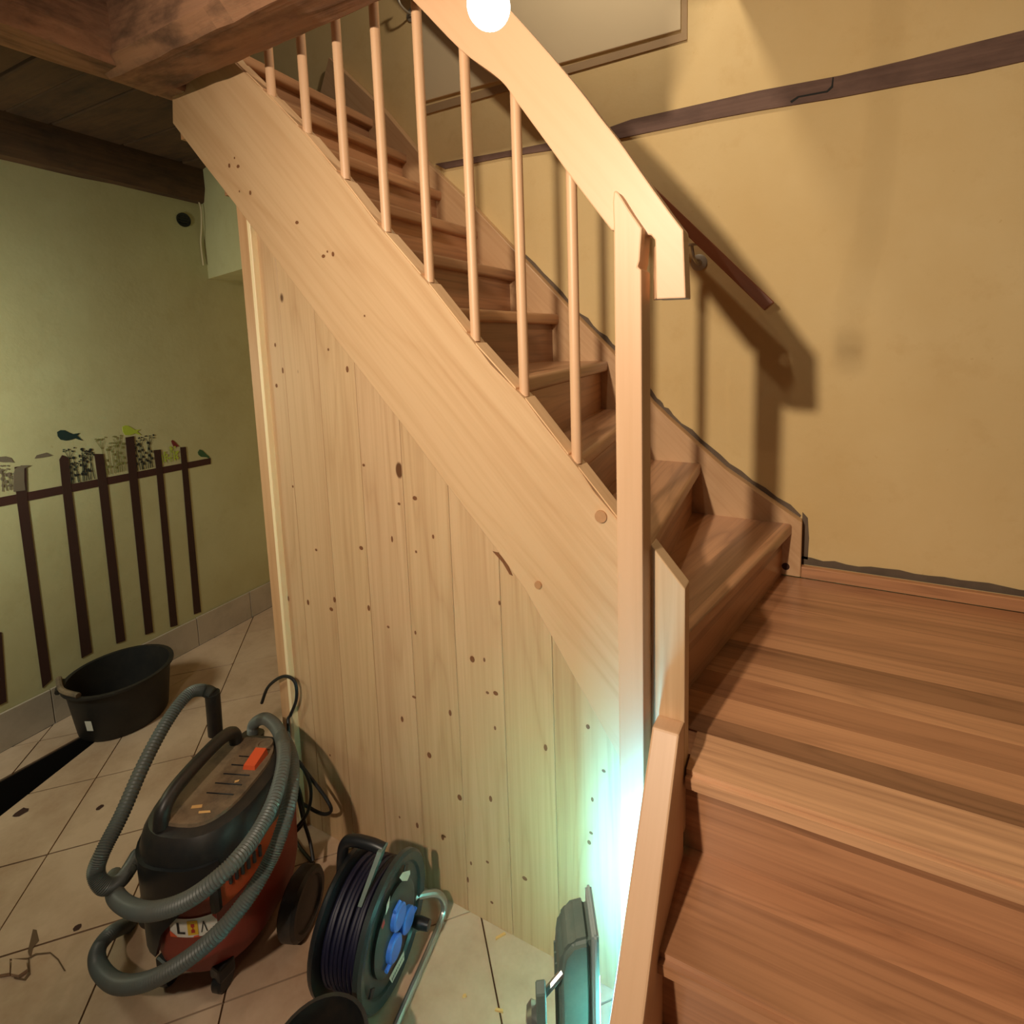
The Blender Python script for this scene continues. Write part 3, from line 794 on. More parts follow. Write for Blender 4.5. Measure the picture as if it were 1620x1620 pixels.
PK = [(-1.383,1.536),(-1.36,1.463),(-1.392,1.419),(-1.171,1.52),(-1.358,1.123),(-1.106,1.467),(-1.07,1.211),(-0.9858,1.018),(-0.9006,1.139),(-0.9545,1.118),(-0.8481,1.045),(-0.9064,0.996),(-1.1,0.9758),(-1.019,0.7644),(-0.9241,0.7701),(-1.087,0.8045),(-1.236,0.7693),(-1.42,0.7649),(-1.22,0.8016),(-1.333,0.7705),(-1.29,0.287),(-0.7083,0.7493),(-0.703,0.6634),(-0.6787,0.6688),(-0.6577,0.9079),(-0.7444,0.7416),(-0.8223,0.572),(-0.6846,0.5739),(-0.5436,0.5692),(-0.4335,0.6586),(-0.3968,0.5623),(-0.4257,0.48),(-0.4303,0.3924),(-1.022,0.1882),(-0.9575,0.1893),(-0.8696,0.1901),(-0.805,0.3354),(-0.7067,0.3705),(-0.7249,0.1813),(-0.865,0.1959),(-0.778,0.1531),(-0.791,0.0977),(-0.6135,0.1862),(-0.7164,0.0661),(-0.4355,0.3656),(-0.9001,0.4241),(-0.9894,0.5013),(-0.9415,0.5812),(-1.28,0.942)]
rk = random.Random(4)
knots([(x, z, rk.choice((0.0035, 0.005, 0.0075)), rk.choice((0.004, 0.006, 0.009))) for x, z in PK if z < under_z(x) - 0.01], YPN - 0.0006, 'knots', part)
obj('bark_scar', prism([(-0.6718,1.035),(-0.6559,1.034),(-0.6308,1.011),(-0.6181,0.9833),(-0.6266,0.9849),(-0.6446,1.011)], 'y', YPN - 0.0007, YPN + 0.002), M_KNOT, part)

# ------------------------------------------------------------------ WALL HANDRAIL
wr = thing('wall_handrail', 'dark brown wooden handrail fixed on the ochre wall by metal brackets', 'handrail', (-0.3, 2.0, 1.8))
e = [(-0.1218,1.639),(-0.1528,1.613),(-0.4843,1.954),(-0.4844,2.02)]
dx = Vector((e[3][0] - e[0][0], 0, e[3][1] - e[0][1])).normalized()
a0 = Vector((e[0][0], 1.945, e[0][1])); 
wrp = [(e[0][0], e[0][1]), (e[1][0], e[1][1]), (e[1][0] + dx.x * 2.3, e[1][1] + dx.z * 2.3), (e[0][0] + dx.x * 2.3, e[0][1] + dx.z * 2.3)]
obj('rail', prism(wrp, 'y', 1.945, 1.985, 0.003), M_RAILBROWN, wr, grain=dx)
for cx, cz in [(-0.3903,1.803),(-1.667,3.001)]:
    br = obj('bracket', tube(catmull([(cx, 2.046, cz), (cx, 2.005, cz - 0.004), (cx - 0.004, 1.972, cz + 0.012), (cx - 0.010, 1.966, cz + 0.055)], 5), 0.0055, 8), M_BRASS, wr, smooth=True)
    obj('rosette', lathe([(0, 0.0), (0.030, 0.0), (0.030, 0.004), (0.022, 0.007), (0.012, 0.008), (0.012, 0.014), (0, 0.016)], (cx, 2.05, cz), (0, -1, 0), 24), M_BRASS, br, smooth=True)
    obj('saddle', box(cx - 0.030, cx + 0.012, 1.955, 1.976, cz + 0.050, cz + 0.056, 0.001, seg=1), M_BRASS, br)

# ------------------------------------------------------------------ LIT LAMP under the beam
nz = Vector((-0.13, -0.48, 1.0)).normalized()
lampo = thing('hanging_lamp', 'glaring bare lamp hanging in front of the stair rail', 'lamp', BULB)
obj('globe', lathe([(0, -0.0195)] + [(0.0195 * math.cos(t), 0.0195 * math.sin(t)) for t in [(-80 + 10 * i) * PI / 180 for i in range(17)]] + [(0, 0.0195)], BULB, nz, 24), M_GLOBE, lampo, smooth=True)
fr = 0.0012
fil = obj('filament', lathe([(0, -fr)] + [(fr * math.cos(t), fr * math.sin(t)) for t in [(-60 + 30 * i) * PI / 180 for i in range(5)]] + [(0, fr)], BULB - nz * 0.0025, nz, 12), M_FIL, lampo, smooth=True)
M_FIL.node_tree.nodes['Principled BSDF'].inputs['Emission Strength'].default_value = BULB_POWER / (PI * 4 * PI * fr * fr)
obj('cutoff_disc', lathe([(0, 0.0), (0.009, 0.0), (0.009, 0.002), (0, 0.003)], BULB, nz, 24), M_BLACKCLEAN, lampo, smooth=True)  # unseen disc added inside the globe to block its upward light
obj('socket', lathe([(0, 0.019), (0.007, 0.019), (0.007, 0.040), (0, 0.042)], BULB, nz, 20), M_BLACKCLEAN, lampo, smooth=True)
obj('lamp_cord', tube(catmull([BULB + nz * 0.045, BULB + nz * 0.09, BULB + Vector((0.02, -0.02, 0.25)), BULB + Vector((0.02, -0.03, 0.60))], 6), 0.0014, 8), M_CORD, lampo, smooth=True)

# ------------------------------------------------------------------ VACUUM CLEANER
VC = Vector((-1.345, 0.735, 0)); VA = math.radians(20)
def vp(x, y, z):   # local (x right, y back) -> world
    c, s = math.cos(VA), math.sin(VA)
    x *= 0.82; y *= 0.84
    return (VC.x + x * c - y * s, VC.y + x * s + y * c, z * 0.97)
def sup(a, b, z, e=2.6, n=40, oy=0.0, bf=None):
    out = []
    for i in range(n):
        t = 2 * PI * i / n
        c, s = math.cos(t), math.sin(t)
        bb_ = b if (s >= 0 or bf is None) else bf
        out.append(vp(a * math.copysign(abs(c) ** (2 / e), c), bb_ * math.copysign(abs(s) ** (2 / e), s) + oy, z))
    return out
vac = thing('vacuum_cleaner', 'dusty red and black workshop vacuum with a grey ribbed hose wrapped round it', 'vacuum cleaner', VC)
obj('drum', loft([sup(0.125, 0.165, 0.055), sup(0.150, 0.190, 0.065), sup(0.163, 0.203, 0.12), sup(0.168, 0.208, 0.24), sup(0.168, 0.208, 0.33), sup(0.155, 0.2, 0.345)]), M_RED, vac, smooth=True)
obj('motor_head', loft([sup(0.172, 0.214, 0.325), sup(0.176, 0.218, 0.345), sup(0.174, 0.216, 0.375), sup(0.164, 0.206, 0.408), sup(0.150, 0.19, 0.428), sup(0.12, 0.16, 0.436)]), M_BLACKP, vac, smooth=True)
# black front skirt over the drum
def skirt(z, f=1.0):
    pts = []
    for i in range(15):
        t = PI + PI * i / 14 * 0.72 - 0.0
        pts.append((0.181 * math.copysign(abs(math.cos(t)) ** 0.77, math.cos(t)) * f, 0.224 * math.copysign(abs(math.sin(t)) ** 0.77, math.sin(t)) * f, z))
    return pts
front = bmesh.new()
rows = []
for z in (0.13, 0.2, 0.28, 0.36, 0.372):
    cut = {0.13: 9, 0.2: 10, 0.28: 12, 0.36: 15, 0.372: 15}[z]
    row = skirt(z)
    lim = row[cut - 1]
    row = [row[i] if i < cut else lim for i in range(15)]
    rows.append([front.verts.new(vp(*p)) for p in row])
for R, S in zip(rows, rows[1:]):
    for k in range(14):
        vs = []
        for v in (R[k], R[k + 1], S[k + 1], S[k]):
            if all((v.co - w.co).length > 1e-6 for w in vs): vs.append(v)
        if len(vs) >= 3:
            try: front.faces.new(vs)
            except ValueError: pass
bmesh.ops.remove_doubles(front, verts=front.verts, dist=1e-5)
bmesh.ops.solidify(front, geom=list(front.faces), thickness=0.008)
obj('front_cover', front, M_BLACKCLEAN, vac, smooth=True)
# dusty deck, recessed grip and switch on top
deck = obj('top_deck', loft([sup(0.118, 0.165, 0.434, 2.8), sup(0.115, 0.162, 0.442, 2.8)]), M_DUST, vac, smooth=True)
for q in range(5):
    y = -0.06 + q * 0.035
    p0, p1 = vp(0.00, y, 0.4425), vp(0.088, y, 0.4425)
    obj('groove', tube([Vector(p0), Vector(p1)], 0.0016, 6), M_BLACKCLEAN, deck)
grip = catmull([vp(-0.055, -0.165, 0.43), vp(-0.055, -0.15, 0.47), vp(-0.055, -0.09, 0.492), vp(-0.055, 0.06, 0.496), vp(-0.055, 0.125, 0.478), vp(-0.055, 0.14, 0.43)], 6)
obj('carry_handle', tube(grip, 0.017, 12), M_BLACKP, vac, smooth=True)
sw = bmesh.new()
A = [vp(0.050, 0.030, 0.442), vp(0.092, 0.030, 0.442), vp(0.092, 0.095, 0.442), vp(0.050, 0.095, 0.442)]
Cc = [vp(0.052, 0.033, 0.453), vp(0.090, 0.033, 0.453), vp(0.090, 0.092, 0.463), vp(0.052, 0.092, 0.463)]
loft([A, Cc], sw)
obj('switch', sw, M_ORANGE, vac)
obj('dial', lathe([(0, 0.0), (0.024, 0.0), (0.022, 0.008), (0.015, 0.009), (0.014, 0.006), (0, 0.006)], vp(0.055, 0.128, 0.441), (0, 0, 1), 20), M_DUST, vac, smooth=True)
for (x0, y0, l, w) in ((-0.005, -0.115, 0.030, 0.016), (0.030, -0.128, 0.034, 0.012), (0.060, -0.02, 0.010, 0.012)):
    obj('worn_patch', loft([[vp(x0, y0, 0.4425), vp(x0 + l, y0 + 0.006, 0.4425), vp(x0 + l * 0.8, y0 + w, 0.4425), vp(x0 - 0.004, y0 + w * 0.6, 0.4425)], [vp(x0, y0, 0.4432), vp(x0 + l, y0 + 0.006, 0.4432), vp(x0 + l * 0.8, y0 + w, 0.4432), vp(x0 - 0.004, y0 + w * 0.6, 0.4432)]]), M_CHIP, deck)
def on_front(t, z):
    c, s_ = math.cos(t), math.sin(t)
    return Vector(vp(0.186 * math.copysign(abs(c) ** 0.77, c), 0.229 * math.copysign(abs(s_) ** 0.77, s_), z))
for pts in (((-2.62, 0.305), (-2.54, 0.31), (-2.50, 0.295), (-2.56, 0.28)), ((-2.60, 0.285), (-2.54, 0.285), (-2.54, 0.255), (-2.585, 0.25)), ((-2.60, 0.215), (-2.50, 0.225), (-2.44, 0.208), (-2.50, 0.198))):
    fbm = bmesh.new(); fbm.faces.new([fbm.verts.new(on_front(*p)) for p in pts])
    obj('worn_patch', fbm, M_WHITEL, vac)
# orange side shell with vent slots under the black rim on the right
shell = bmesh.new()
def side_pt(t, z, r=1.0):
    c, s = math.cos(t), math.sin(t)
    return vp(0.1725 * r * math.copysign(abs(c) ** 0.77, c), 0.2125 * r * math.copysign(abs(s) ** 0.77, s), z)
T0, T1 = -1.15, 0.15
top_r = [side_pt(T0 + (T1 - T0) * i / 14, 0.335) for i in range(15)]
bot_r = [side_pt(T0 + 0.12 + (T1 - T0) * i / 14, 0.235 + 0.05 * (i / 14)) for i in range(15)]
tv = [shell.verts.new(p) for p in top_r]; bv = [shell.verts.new(p) for p in bot_r]
for k in range(14): shell.faces.new((bv[k], bv[k + 1], tv[k + 1], tv[k]))
bmesh.ops.solidify(shell, geom=list(shell.faces), thickness=0.004)
sh = obj('side_shell', shell, M_ORANGE, vac, smooth=True)
for q in range(6):
    t = -0.74 + q * 0.095
    p = Vector(side_pt(t, 0.318, 1.015)); p2 = Vector(side_pt(t, 0.29, 1.015))
    obj('vent_slot', tube([p, p2], 0.004, 6), M_BLACKCLEAN, sh)
# latch and caution label on the drum
def on_drum(t, z, out=0.0):
    c, s = math.cos(t), math.sin(t)
    return Vector(vp((0.168 + out) * math.copysign(abs(c) ** 0.77, c), (0.208 + out) * math.copysign(abs(s) ** 0.77, s), z))
lab = bmesh.new(); prev = None
for i in range(9):
    t = -1.62 + 0.62 * i / 8
    cur = (lab.verts.new(on_drum(t, 0.185, 0.003)), lab.verts.new(on_drum(t, 0.235, 0.003)))
    if prev: lab.faces.new((prev[0], cur[0], cur[1], prev[1]))
    prev = cur
labo = obj('label', lab, M_WHITEL, vac)
def on_label(u, w, pts, mat, name):
    b = bmesh.new()
    b.faces.new([b.verts.new(on_drum(-1.62 + 0.62 * (u + x * w), 0.21 + z, 0.0045)) for x, z in pts])
    return obj(name, b, mat, labo)
on_label(0.10, 0.14, [(0, 0.015), (0.25, 0.015), (0.25, -0.009), (1, -0.009), (1, -0.015), (0, -0.015)], M_BLACKCLEAN, 'letter')
on_label(0.30, 0.24, [(0, 0.020), (1, 0.020), (1, -0.018), (0, -0.018)], M_YELLOW, 'warning_square')
on_label(0.36, 0.12, [(0.15, 0.012), (0.85, 0.012), (0.85, 0.004), (0.4, 0.0), (0.85, -0.004), (0.85, -0.012), (0.15, -0.012), (0.15, -0.004), (0.6, 0.0), (0.15, 0.004)], M_REDL, 'warning_sign')
on_label(0.60, 0.16, [(0, -0.014), (0.42, 0.015), (0.58, 0.015), (1, -0.014), (0.84, -0.014), (0.5, 0.009), (0.16, -0.014)], M_BLACKCLEAN, 'letter')
on_label(0.0, 0.10, [(0, -0.008), (1, -0.024), (0, -0.024)], M_ORANGE, 'red_corner')
on_label(0.40, 0.16, [(0.2, -0.020), (0.8, -0.019), (1, -0.0245), (0, -0.0245)], M_ORANGE, 'red_corner')
on_label(0.84, 0.16, [(0.3, 0.024), (1, 0.024), (1, 0.006)], M_REDL, 'red_corner')
lt = bmesh.new()
p = on_drum(-0.98, 0.25, 0.012); q = on_drum(-0.98, 0.315, 0.014)
tube([p, q], 0.012, 8, lt)
obj('latch', lt, M_BLACKCLEAN, vac, smooth=True)
# rear wheels, front castors
for sx in (0.235, -0.235):
    c = vp(sx, 0.0, 0.082)
    ax = Vector((math.cos(VA), math.sin(VA), 0)) * (1 if sx > 0 else -1)
    w = obj('wheel', lathe([(0, -0.025), (0.070, -0.025), (0.078, -0.018), (0.078, 0.014), (0.071, 0.022), (0.060, 0.022), (0.056, 0.016), (0, 0.02)], c, ax, 32), M_BLACKP, vac, smooth=True)
for sx in (0.085, -0.085):
    c = Vector(vp(sx, -0.165, 0.026))
    cw = obj('castor', lathe([(0, -0.013), (0.022, -0.013), (0.026, -0.008), (0.026, 0.008), (0.022, 0.013), (0, 0.013)], c, (1, 0.3, 0), 18), M_BLACKCLEAN, vac, smooth=True)
    obj('castor_fork', box(c.x - 0.02, c.x + 0.02, c.y - 0.018, c.y + 0.022, 0.036, 0.075, 0.006), M_BLACKCLEAN, cw)
# hose: one run, ribbed
H1 = [(-1.593,0.87,0.4978),(-1.618,0.86,0.5093),(-1.622,0.82,0.522),(-1.602,0.75,0.493),(-1.547,0.66,0.4515),(-1.482,0.575,0.4073),(-1.449,0.52,0.3772),(-1.445,0.5,0.3416),(-1.425,0.505,0.31),(-1.436,0.54,0.2849),(-1.492,0.6,0.2677)]
H2 = [(-1.611,0.99,0.2718),(-1.599,0.99,0.3138),(-1.507,0.97,0.3747),(-1.376,0.92,0.4151),(-1.227,0.83,0.4561),(-1.123,0.73,0.4661),(-1.081,0.65,0.4547),(-1.065,0.575,0.4514),(-1.117,0.525,0.4092),(-1.202,0.5,0.365),(-1.306,0.5,0.3198),(-1.422,0.52,0.2739),(-1.579,0.58,0.1877)]
H3 = [(-1.37,0.93,0.3894),(-1.24,0.86,0.4098),(-1.129,0.77,0.4227),(-1.09,0.71,0.3916),(-1.086,0.67,0.3536),(-1.089,0.62,0.3196),(-1.114,0.565,0.2802),(-1.173,0.52,0.2298),(-1.256,0.49,0.1751),(-1.361,0.48,0.1212),(-1.465,0.49,0.0885),(-1.521,0.51,0.0831),(-1.548,0.55,0.0715),(-1.61,0.62,-0.0122)]
def hose(path, r, name):
    c = catmull(path, 26)
    return obj(name, tube(c, lambda i: r * (1.0 + (0.07 if i % 2 else -0.07)), 14), M_HOSE, vac, smooth=True)
hose(H1, 0.0165, 'hose'); hose(H2, 0.0165, 'hose'); hose(H3, 0.0165, 'hose')
CF = [(-1.593,0.87,0.5021),(-1.598,0.872,0.4498),(-1.608,0.875,0.3613)]
obj('hose_cuff', tube([Vector(p) for p in CF], 0.020, 14), M_BLACKP, vac, smooth=True)
PT = [(-1.594,0.97,0.2298),(-1.61,0.985,0.2535),(-1.611,0.99,0.2765)]
obj('hose_port', tube([Vector(p) for p in PT], 0.034, 14), M_BLACKP, vac, smooth=True)
# power cord: loose loops hanging at the back
PC = [(-1.565,1,0.3905),(-1.523,1,0.4596),(-1.447,1,0.5148),(-1.396,1,0.5123),(-1.394,1,0.4566),(-1.427,1,0.3938),(-1.414,0.98,0.3867),(-1.38,0.96,0.3123),(-1.321,0.96,0.2667),(-1.26,0.97,0.1989),(-1.24,0.97,0.1657),(-1.275,0.97,0.1391),(-1.335,0.97,0.1357),(-1.36,0.95,0.181),(-1.346,0.95,0.3008),(-1.302,0.95,0.2616),(-1.298,0.95,0.2014),(-1.299,0.93,0.1606),(-1.339,0.91,0.1104),(-1.372,0.9,0.0952),(-1.361,0.93,0.0763),(-1.341,0.95,0.1087),(-1.343,0.95,0.1879),(-1.361,0.95,0.2227),(-1.33,0.94,0.1389),(-1.278,0.92,0.0965),(-1.242,0.9,0.067)]
PC = [(x, y, max(z, 0.008)) for x, y, z in PC]
obj('power_cord', tube(catmull(PC, 8), 0.0048, 8), M_CORD, vac, smooth=True)
PC2 = [(-1.509,0.9809,0.006),(-1.425,0.9665,0.006),(-1.354,0.9466,0.006),(-1.287,0.9321,0.006)]
obj('power_cord', tube(catmull(PC2, 8), 0.0048, 8), M_CORD, vac, smooth=True)

# ------------------------------------------------------------------ CABLE REEL
RC = Vector((-0.862, 0.812, 0.157)); RR = 0.145
reel = thing('cable_reel', 'black cable reel with dark blue cable and three blue socket lids on a steel frame', 'cable reel', (RC.x, RC.y, 0))
AX = Vector((1, 0.20, 0)).normalized()
SIDE = Vector((-0.20, 1, 0)).normalized()
def rp(a, s, z): return RC + AX * a + SIDE * s + Vector((0, 0, z))
obj('flange', lathe([(0.05, 0.004), (0.118, 0.004), (0.122, 0.010), (RR - 0.006, 0.014), (RR, 0.008), (RR, -0.004), (RR - 0.006, -0.008), (0.115, -0.006), (0.05, -0.006)], rp(0.0, 0, 0), AX, 48), M_REELF, reel, smooth=True)
fl = obj('flange', lathe([(0, -0.008), (RR - 0.004, -0.008), (RR, -0.002), (RR, 0.006), (RR - 0.012, 0.010), (0, 0.006)], rp(-0.112, 0, 0), AX, 48), M_BLACKCLEAN, reel, smooth=True)
# wound cable: every turn is a ring
wound = bmesh.new(); rw = random.Random(2)
for layer, (rad, n) in enumerate(((0.108, 9), (0.119, 8))):
    for i in range(n):
        a = -0.100 + (i + 0.5 * (layer % 2)) * 0.0108
        tl = rw.uniform(-0.006, 0.006)
        path = [rp(a + tl * math.sin(t), math.cos(t) * (rad + rw.uniform(-0.001, 0.001)), math.sin(t) * rad) for t in [2 * PI * k / 36 for k in range(36)]]
        tube(path, 0.0058, 7, wound, closed=True)
obj('wound_cable', wound, M_NAVY, reel, smooth=True, kind='stuff')
obj('hub', lathe([(0, -0.11), (0.104, -0.11), (0.104, -0.004), (0, -0.004)], rp(0, 0, 0), AX, 32), M_BLACKCLEAN, reel, smooth=True)
face = obj('socket_plate', lathe([(0, -0.004), (0.088, -0.004), (0.088, 0.012), (0.072, 0.018), (0.0, 0.018)], rp(0, 0, 0), AX, 40), M_REELF, reel, smooth=True)
for ang in (95, 215, 335):
    s, z = 0.034 * math.cos(math.radians(ang)), 0.034 * math.sin(math.radians(ang))
    lid = obj('socket_lid', lathe([(0, 0.018), (0.027, 0.018), (0.027, 0.028), (0.023, 0.031), (0, 0.031)], rp(0, s, z), AX, 20), M_BLUE, reel, smooth=True)
    hs, hz = s * 1.85, z * 1.85
    obj('lid_hinge', tube([rp(0.024, hs - 0.012, hz), rp(0.024, hs + 0.012, hz)], 0.005, 8), M_BLUE, lid)
def flat(pts, a, mat, name, parent=reel):
    b = bmesh.new()
    b.faces.new([b.verts.new(rp(a, s, z)) for s, z in pts])
    return obj(name, b, mat, parent)
flat([(0.02, 0.110), (0.035, 0.108), (0.066, 0.080), (0.066, 0.070), (0.052, 0.066), (0.03, 0.090)], 0.0172, M_WHITEL, 'label')
flat([(-0.035, 0.102), (-0.020, 0.108), (-0.028, 0.086), (-0.042, 0.082)], 0.0172, M_WHITEL, 'label')
flat([(-0.060, 0.074), (-0.048, 0.082), (-0.046, 0.066), (-0.056, 0.062)], 0.0172, M_REDL, 'label')
bar = [(-0.03 + 0.0, -0.085), (0.03, -0.098), (0.028, -0.112), (-0.034, -0.098)]
flat([(-0.045, -0.080), (0.020, -0.088), (0.018, -0.112), (-0.035, -0.106)], 0.0172, M_WHITEL, 'label', reel)
rz = random.Random(9)
lb = bmesh.new()
for q in range(9):
    s0 = -0.036 + 0.006 * q
    lb.faces.new([lb.verts.new(rp(0.0176, s0 + ds, z)) for ds, z in ((0, -0.092 - 0.0006 * q), (0.0042, -0.0925 - 0.0006 * q), (0.0042, -0.100), (0, -0.101))])
obj('label_print', lb, M_TEAL, reel)
for ang in (62, 200):
    s, z = 0.112 * math.cos(math.radians(ang)), 0.112 * math.sin(math.radians(ang))
    obj('flange_slot', lathe([(0, 0.012), (0.011, 0.012), (0.011, 0.016), (0, 0.016)], rp(0, s, z), AX, 4), M_BLACKCLEAN, reel)
obj('crank_knob', lathe([(0, 0.0), (0.012, 0.0), (0.014, 0.02), (0.012, 0.045), (0, 0.046)], rp(0.014, 0.07, -0.068), AX, 16), M_BLACKCLEAN, reel, smooth=True)
obj('drum_slot', lathe([(0, -0.001), (0.014, -0.001), (0.014, 0.001), (0, 0.001)], rp(-0.121, -0.05, -0.07), AX, 16), M_WHITEL, fl)
# steel frame: floor tube at the socket side, legs and the black grip over the top
obj('frame_tube', tube(catmull([rp(-0.012, 0.10, -0.045), rp(0.035, 0.150, -0.075), rp(0.05, 0.165, -0.125), rp(0.05, 0.12, -0.148), rp(0.05, -0.06, -0.148), rp(0.05, -0.16, -0.148)], 8), 0.009, 10), M_STEEL, reel, smooth=True)
obj('frame_tube', tube(catmull([rp(-0.130, 0.02, 0.14), rp(-0.138, -0.02, 0.05), rp(-0.138, -0.06, -0.10), rp(-0.138, -0.10, -0.148), rp(-0.09, -0.15, -0.148), rp(0.0, -0.165, -0.148), rp(0.05, -0.16, -0.148)], 8), 0.009, 10), M_BLACKCLEAN, reel, smooth=True)
obj('carry_grip', tube(catmull([rp(-0.135, 0.01, 0.09), rp(-0.134, 0.02, 0.150), rp(-0.115, 0.025, 0.172), rp(-0.06, 0.025, 0.176), rp(-0.025, 0.025, 0.170)], 6), 0.0135, 12), M_BLACKCLEAN, reel, smooth=True)
gb = bmesh.new()
A = [rp(-0.030, 0.008, 0.180), rp(-0.018, 0.008, 0.180), rp(-0.018, 0.036, 0.178), rp(-0.030, 0.036, 0.178)]
Cc = [rp(-0.040, -0.062, 0.112), rp(-0.030, -0.062, 0.112), rp(-0.030, -0.050, 0.108), rp(-0.040, -0.050, 0.108)]
loft([A, Cc], gb)
obj('guide_plate', gb, M_TEAL, reel)

# ------------------------------------------------------------------ LED WORK LIGHT by the newel
WLC = Vector((-0.325, 0.752, 0.440))
wl = thing('work_light', 'grey-green work light standing on the tiles and shining at the newel foot', 'work light', (WLC.x, WLC.y, 0))
# local frame: n = shining direction, t = across, z up
nrm = Vector((0.86, 0.51, 0.0)).normalized(); tt = Vector((-nrm.y, nrm.x, 0))
def wp(a, s, z): return WLC + nrm * a + tt * s + Vector((0, 0, z))
hb = bmesh.new()
prof = [(-0.058, 0.02), (-0.052, 0.060), (-0.034, 0.082), (0.0, 0.088), (0.0, -0.26), (-0.045, -0.26), (-0.058, -0.20)]
loft([[wp(a, s, z) for a, z in prof] for s in (-0.040, 0.040)], hb)
bmesh.ops.bevel(hb, geom=list(hb.edges), offset=0.009, segments=3, affect='EDGES')
hous = obj('housing', hb, M_TEAL, wl, smooth=True)
for q in range(4):
    fn = bmesh.new()
    loft([[wp(a, s, z) for a, z in ((-0.061, -0.19), (-0.061, 0.01), (-0.055, 0.012), (-0.055, -0.192))] for s in (-0.027 + q * 0.017, -0.024 + q * 0.017)], fn)
    obj('cooling_fin', fn, M_TEAL, hous)
fb = bmesh.new()
loft([[wp(a, s, z) for s, z in ((-0.045, -0.27), (0.045, -0.27), (0.045, 0.100), (-0.045, 0.100))] for a in (0.0, 0.012)], fb)
bmesh.ops.bevel(fb, geom=list(fb.edges), offset=0.004, segments=2, affect='EDGES')
obj('front_frame', fb, M_FRAMEG, wl)
lb = bmesh.new()
lb.faces.new([lb.verts.new(wp(0.0130, s, z)) for s, z in ((-0.036, -0.24), (0.036, -0.24), (0.036, 0.01), (-0.036, 0.01))])
obj('led_panel', lb, M_LED, wl)
bk = bmesh.new()
loft([[wp(a, s, z) for s, z in ((-0.062, -0.44), (-0.035, -0.44), (-0.035, 0.005), (-0.047, 0.035), (-0.062, 0.025))] for a in (-0.097, -0.080)], bk)
bmesh.ops.bevel(bk, geom=list(bk.edges), offset=0.002, segments=1, affect='EDGES')
obj('bracket_arm', bk, M_TEAL, wl)
obj('bracket_knob', lathe([(0, 0), (0.022, 0), (0.025, 0.008), (0.018, 0.016), (0, 0.018)], wp(-0.097, -0.045, -0.045), -nrm, 20), M_STEEL, wl, smooth=True)
obj('stand_tube', tube(catmull([wp(-0.09, -0.045, -0.43), wp(-0.07, -0.04, -0.446), wp(-0.03, 0.0, -0.447), wp(-0.03, 0.10, -0.447)], 6), 0.007, 8), M_STEEL, wl, smooth=True)
obj('bracket_rod', tube([wp(-0.085, -0.045, 0.0), wp(-0.05, -0.03, 0.02)], 0.006, 8), M_STEEL, wl, smooth=True)

# ------------------------------------------------------------------ MORTAR TUB by the left wall
TC = Vector((-2.555, 1.045, 0))
tub = thing('mortar_tub', 'round black mortar tub standing against the painted fence wall', 'tub', TC)
obj('tub_body', lathe([(0, 0.004), (0.142, 0.0), (0.150, 0.012), (0.172, 0.200), (0.185, 0.205), (0.185, 0.214), (0.170, 0.214), (0.146, 0.016), (0, 0.012)], TC, (0, 0, 1), 40), M_TUB, tub, smooth=True)
def tubpt(t, z, o=0.002):
    r = 0.150 + (0.172 - 0.150) * (z - 0.012) / 0.188 + o
    return Vector((TC.x + r * math.cos(t), TC.y + r * math.sin(t), z))
lb = bmesh.new()
t0 = -1.22
for (za, zb_) in ((0.06, 0.105),):
    P_ = [tubpt(t0, za), tubpt(t0 + 0.16, za), tubpt(t0 + 0.16, zb_), tubpt(t0, zb_)]
    lb.faces.new([lb.verts.new(p) for p in P_])
obj('sticker', lb, M_WHITEL, tub)
obj('grip', tube(catmull([TC + Vector((0.188 * math.cos(t), 0.188 * math.sin(t), 0.208)) for t in (-2.35, -2.2, -2.05, -1.9)], 4), 0.011, 8), M_TUB, tub, smooth=True)
# things lying on / in the tub
b = bmesh.new()
P0, P1, P2 = TC + Vector((-0.135, -0.145, 0.225)), TC + Vector((-0.03, -0.176, 0.2245)), TC + Vector((0.07, -0.165, 0.2245))
tube(catmull([P0, P1, P2], 5), 0.010, 8, b)
tag(obj('cloth_strip', b, M_DUST, smooth=True), 'dirty brown rag strip lying on the front rim of the mortar tub', 'rag')
b = prism([(TC.x + 0.03, TC.y + 0.02), (TC.x + 0.09, TC.y - 0.02), (TC.x + 0.12, TC.y + 0.03), (TC.x + 0.06, TC.y + 0.07)], 'z', 0.0175, 0.045, 0.002, seg=1)
tag(obj('board_offcut', b, M_CHIP), 'pale offcut lying inside the mortar tub', 'offcut')

# ------------------------------------------------------------------ BUCKET at the lower edge of the frame
bc = Vector((-0.800, 0.553, 0))
bucket = thing('bucket', 'dark bucket in front of the cable reel, only its rim in view', 'bucket', bc)
obj('bucket_body', lathe([(0, 0.003), (0.072, 0.0), (0.076, 0.01), (0.088, 0.20), (0.093, 0.204), (0.093, 0.211), (0.086, 0.211), (0.073, 0.012), (0, 0.01)], bc, (0, 0, 1), 36), M_BLACKP, bucket, smooth=True)
obj('yellow_grip', box(bc.x + 0.045, bc.x + 0.09, bc.y + 0.022, bc.y + 0.055, 0.200, 0.226, 0.006), M_YELLOW, bucket)

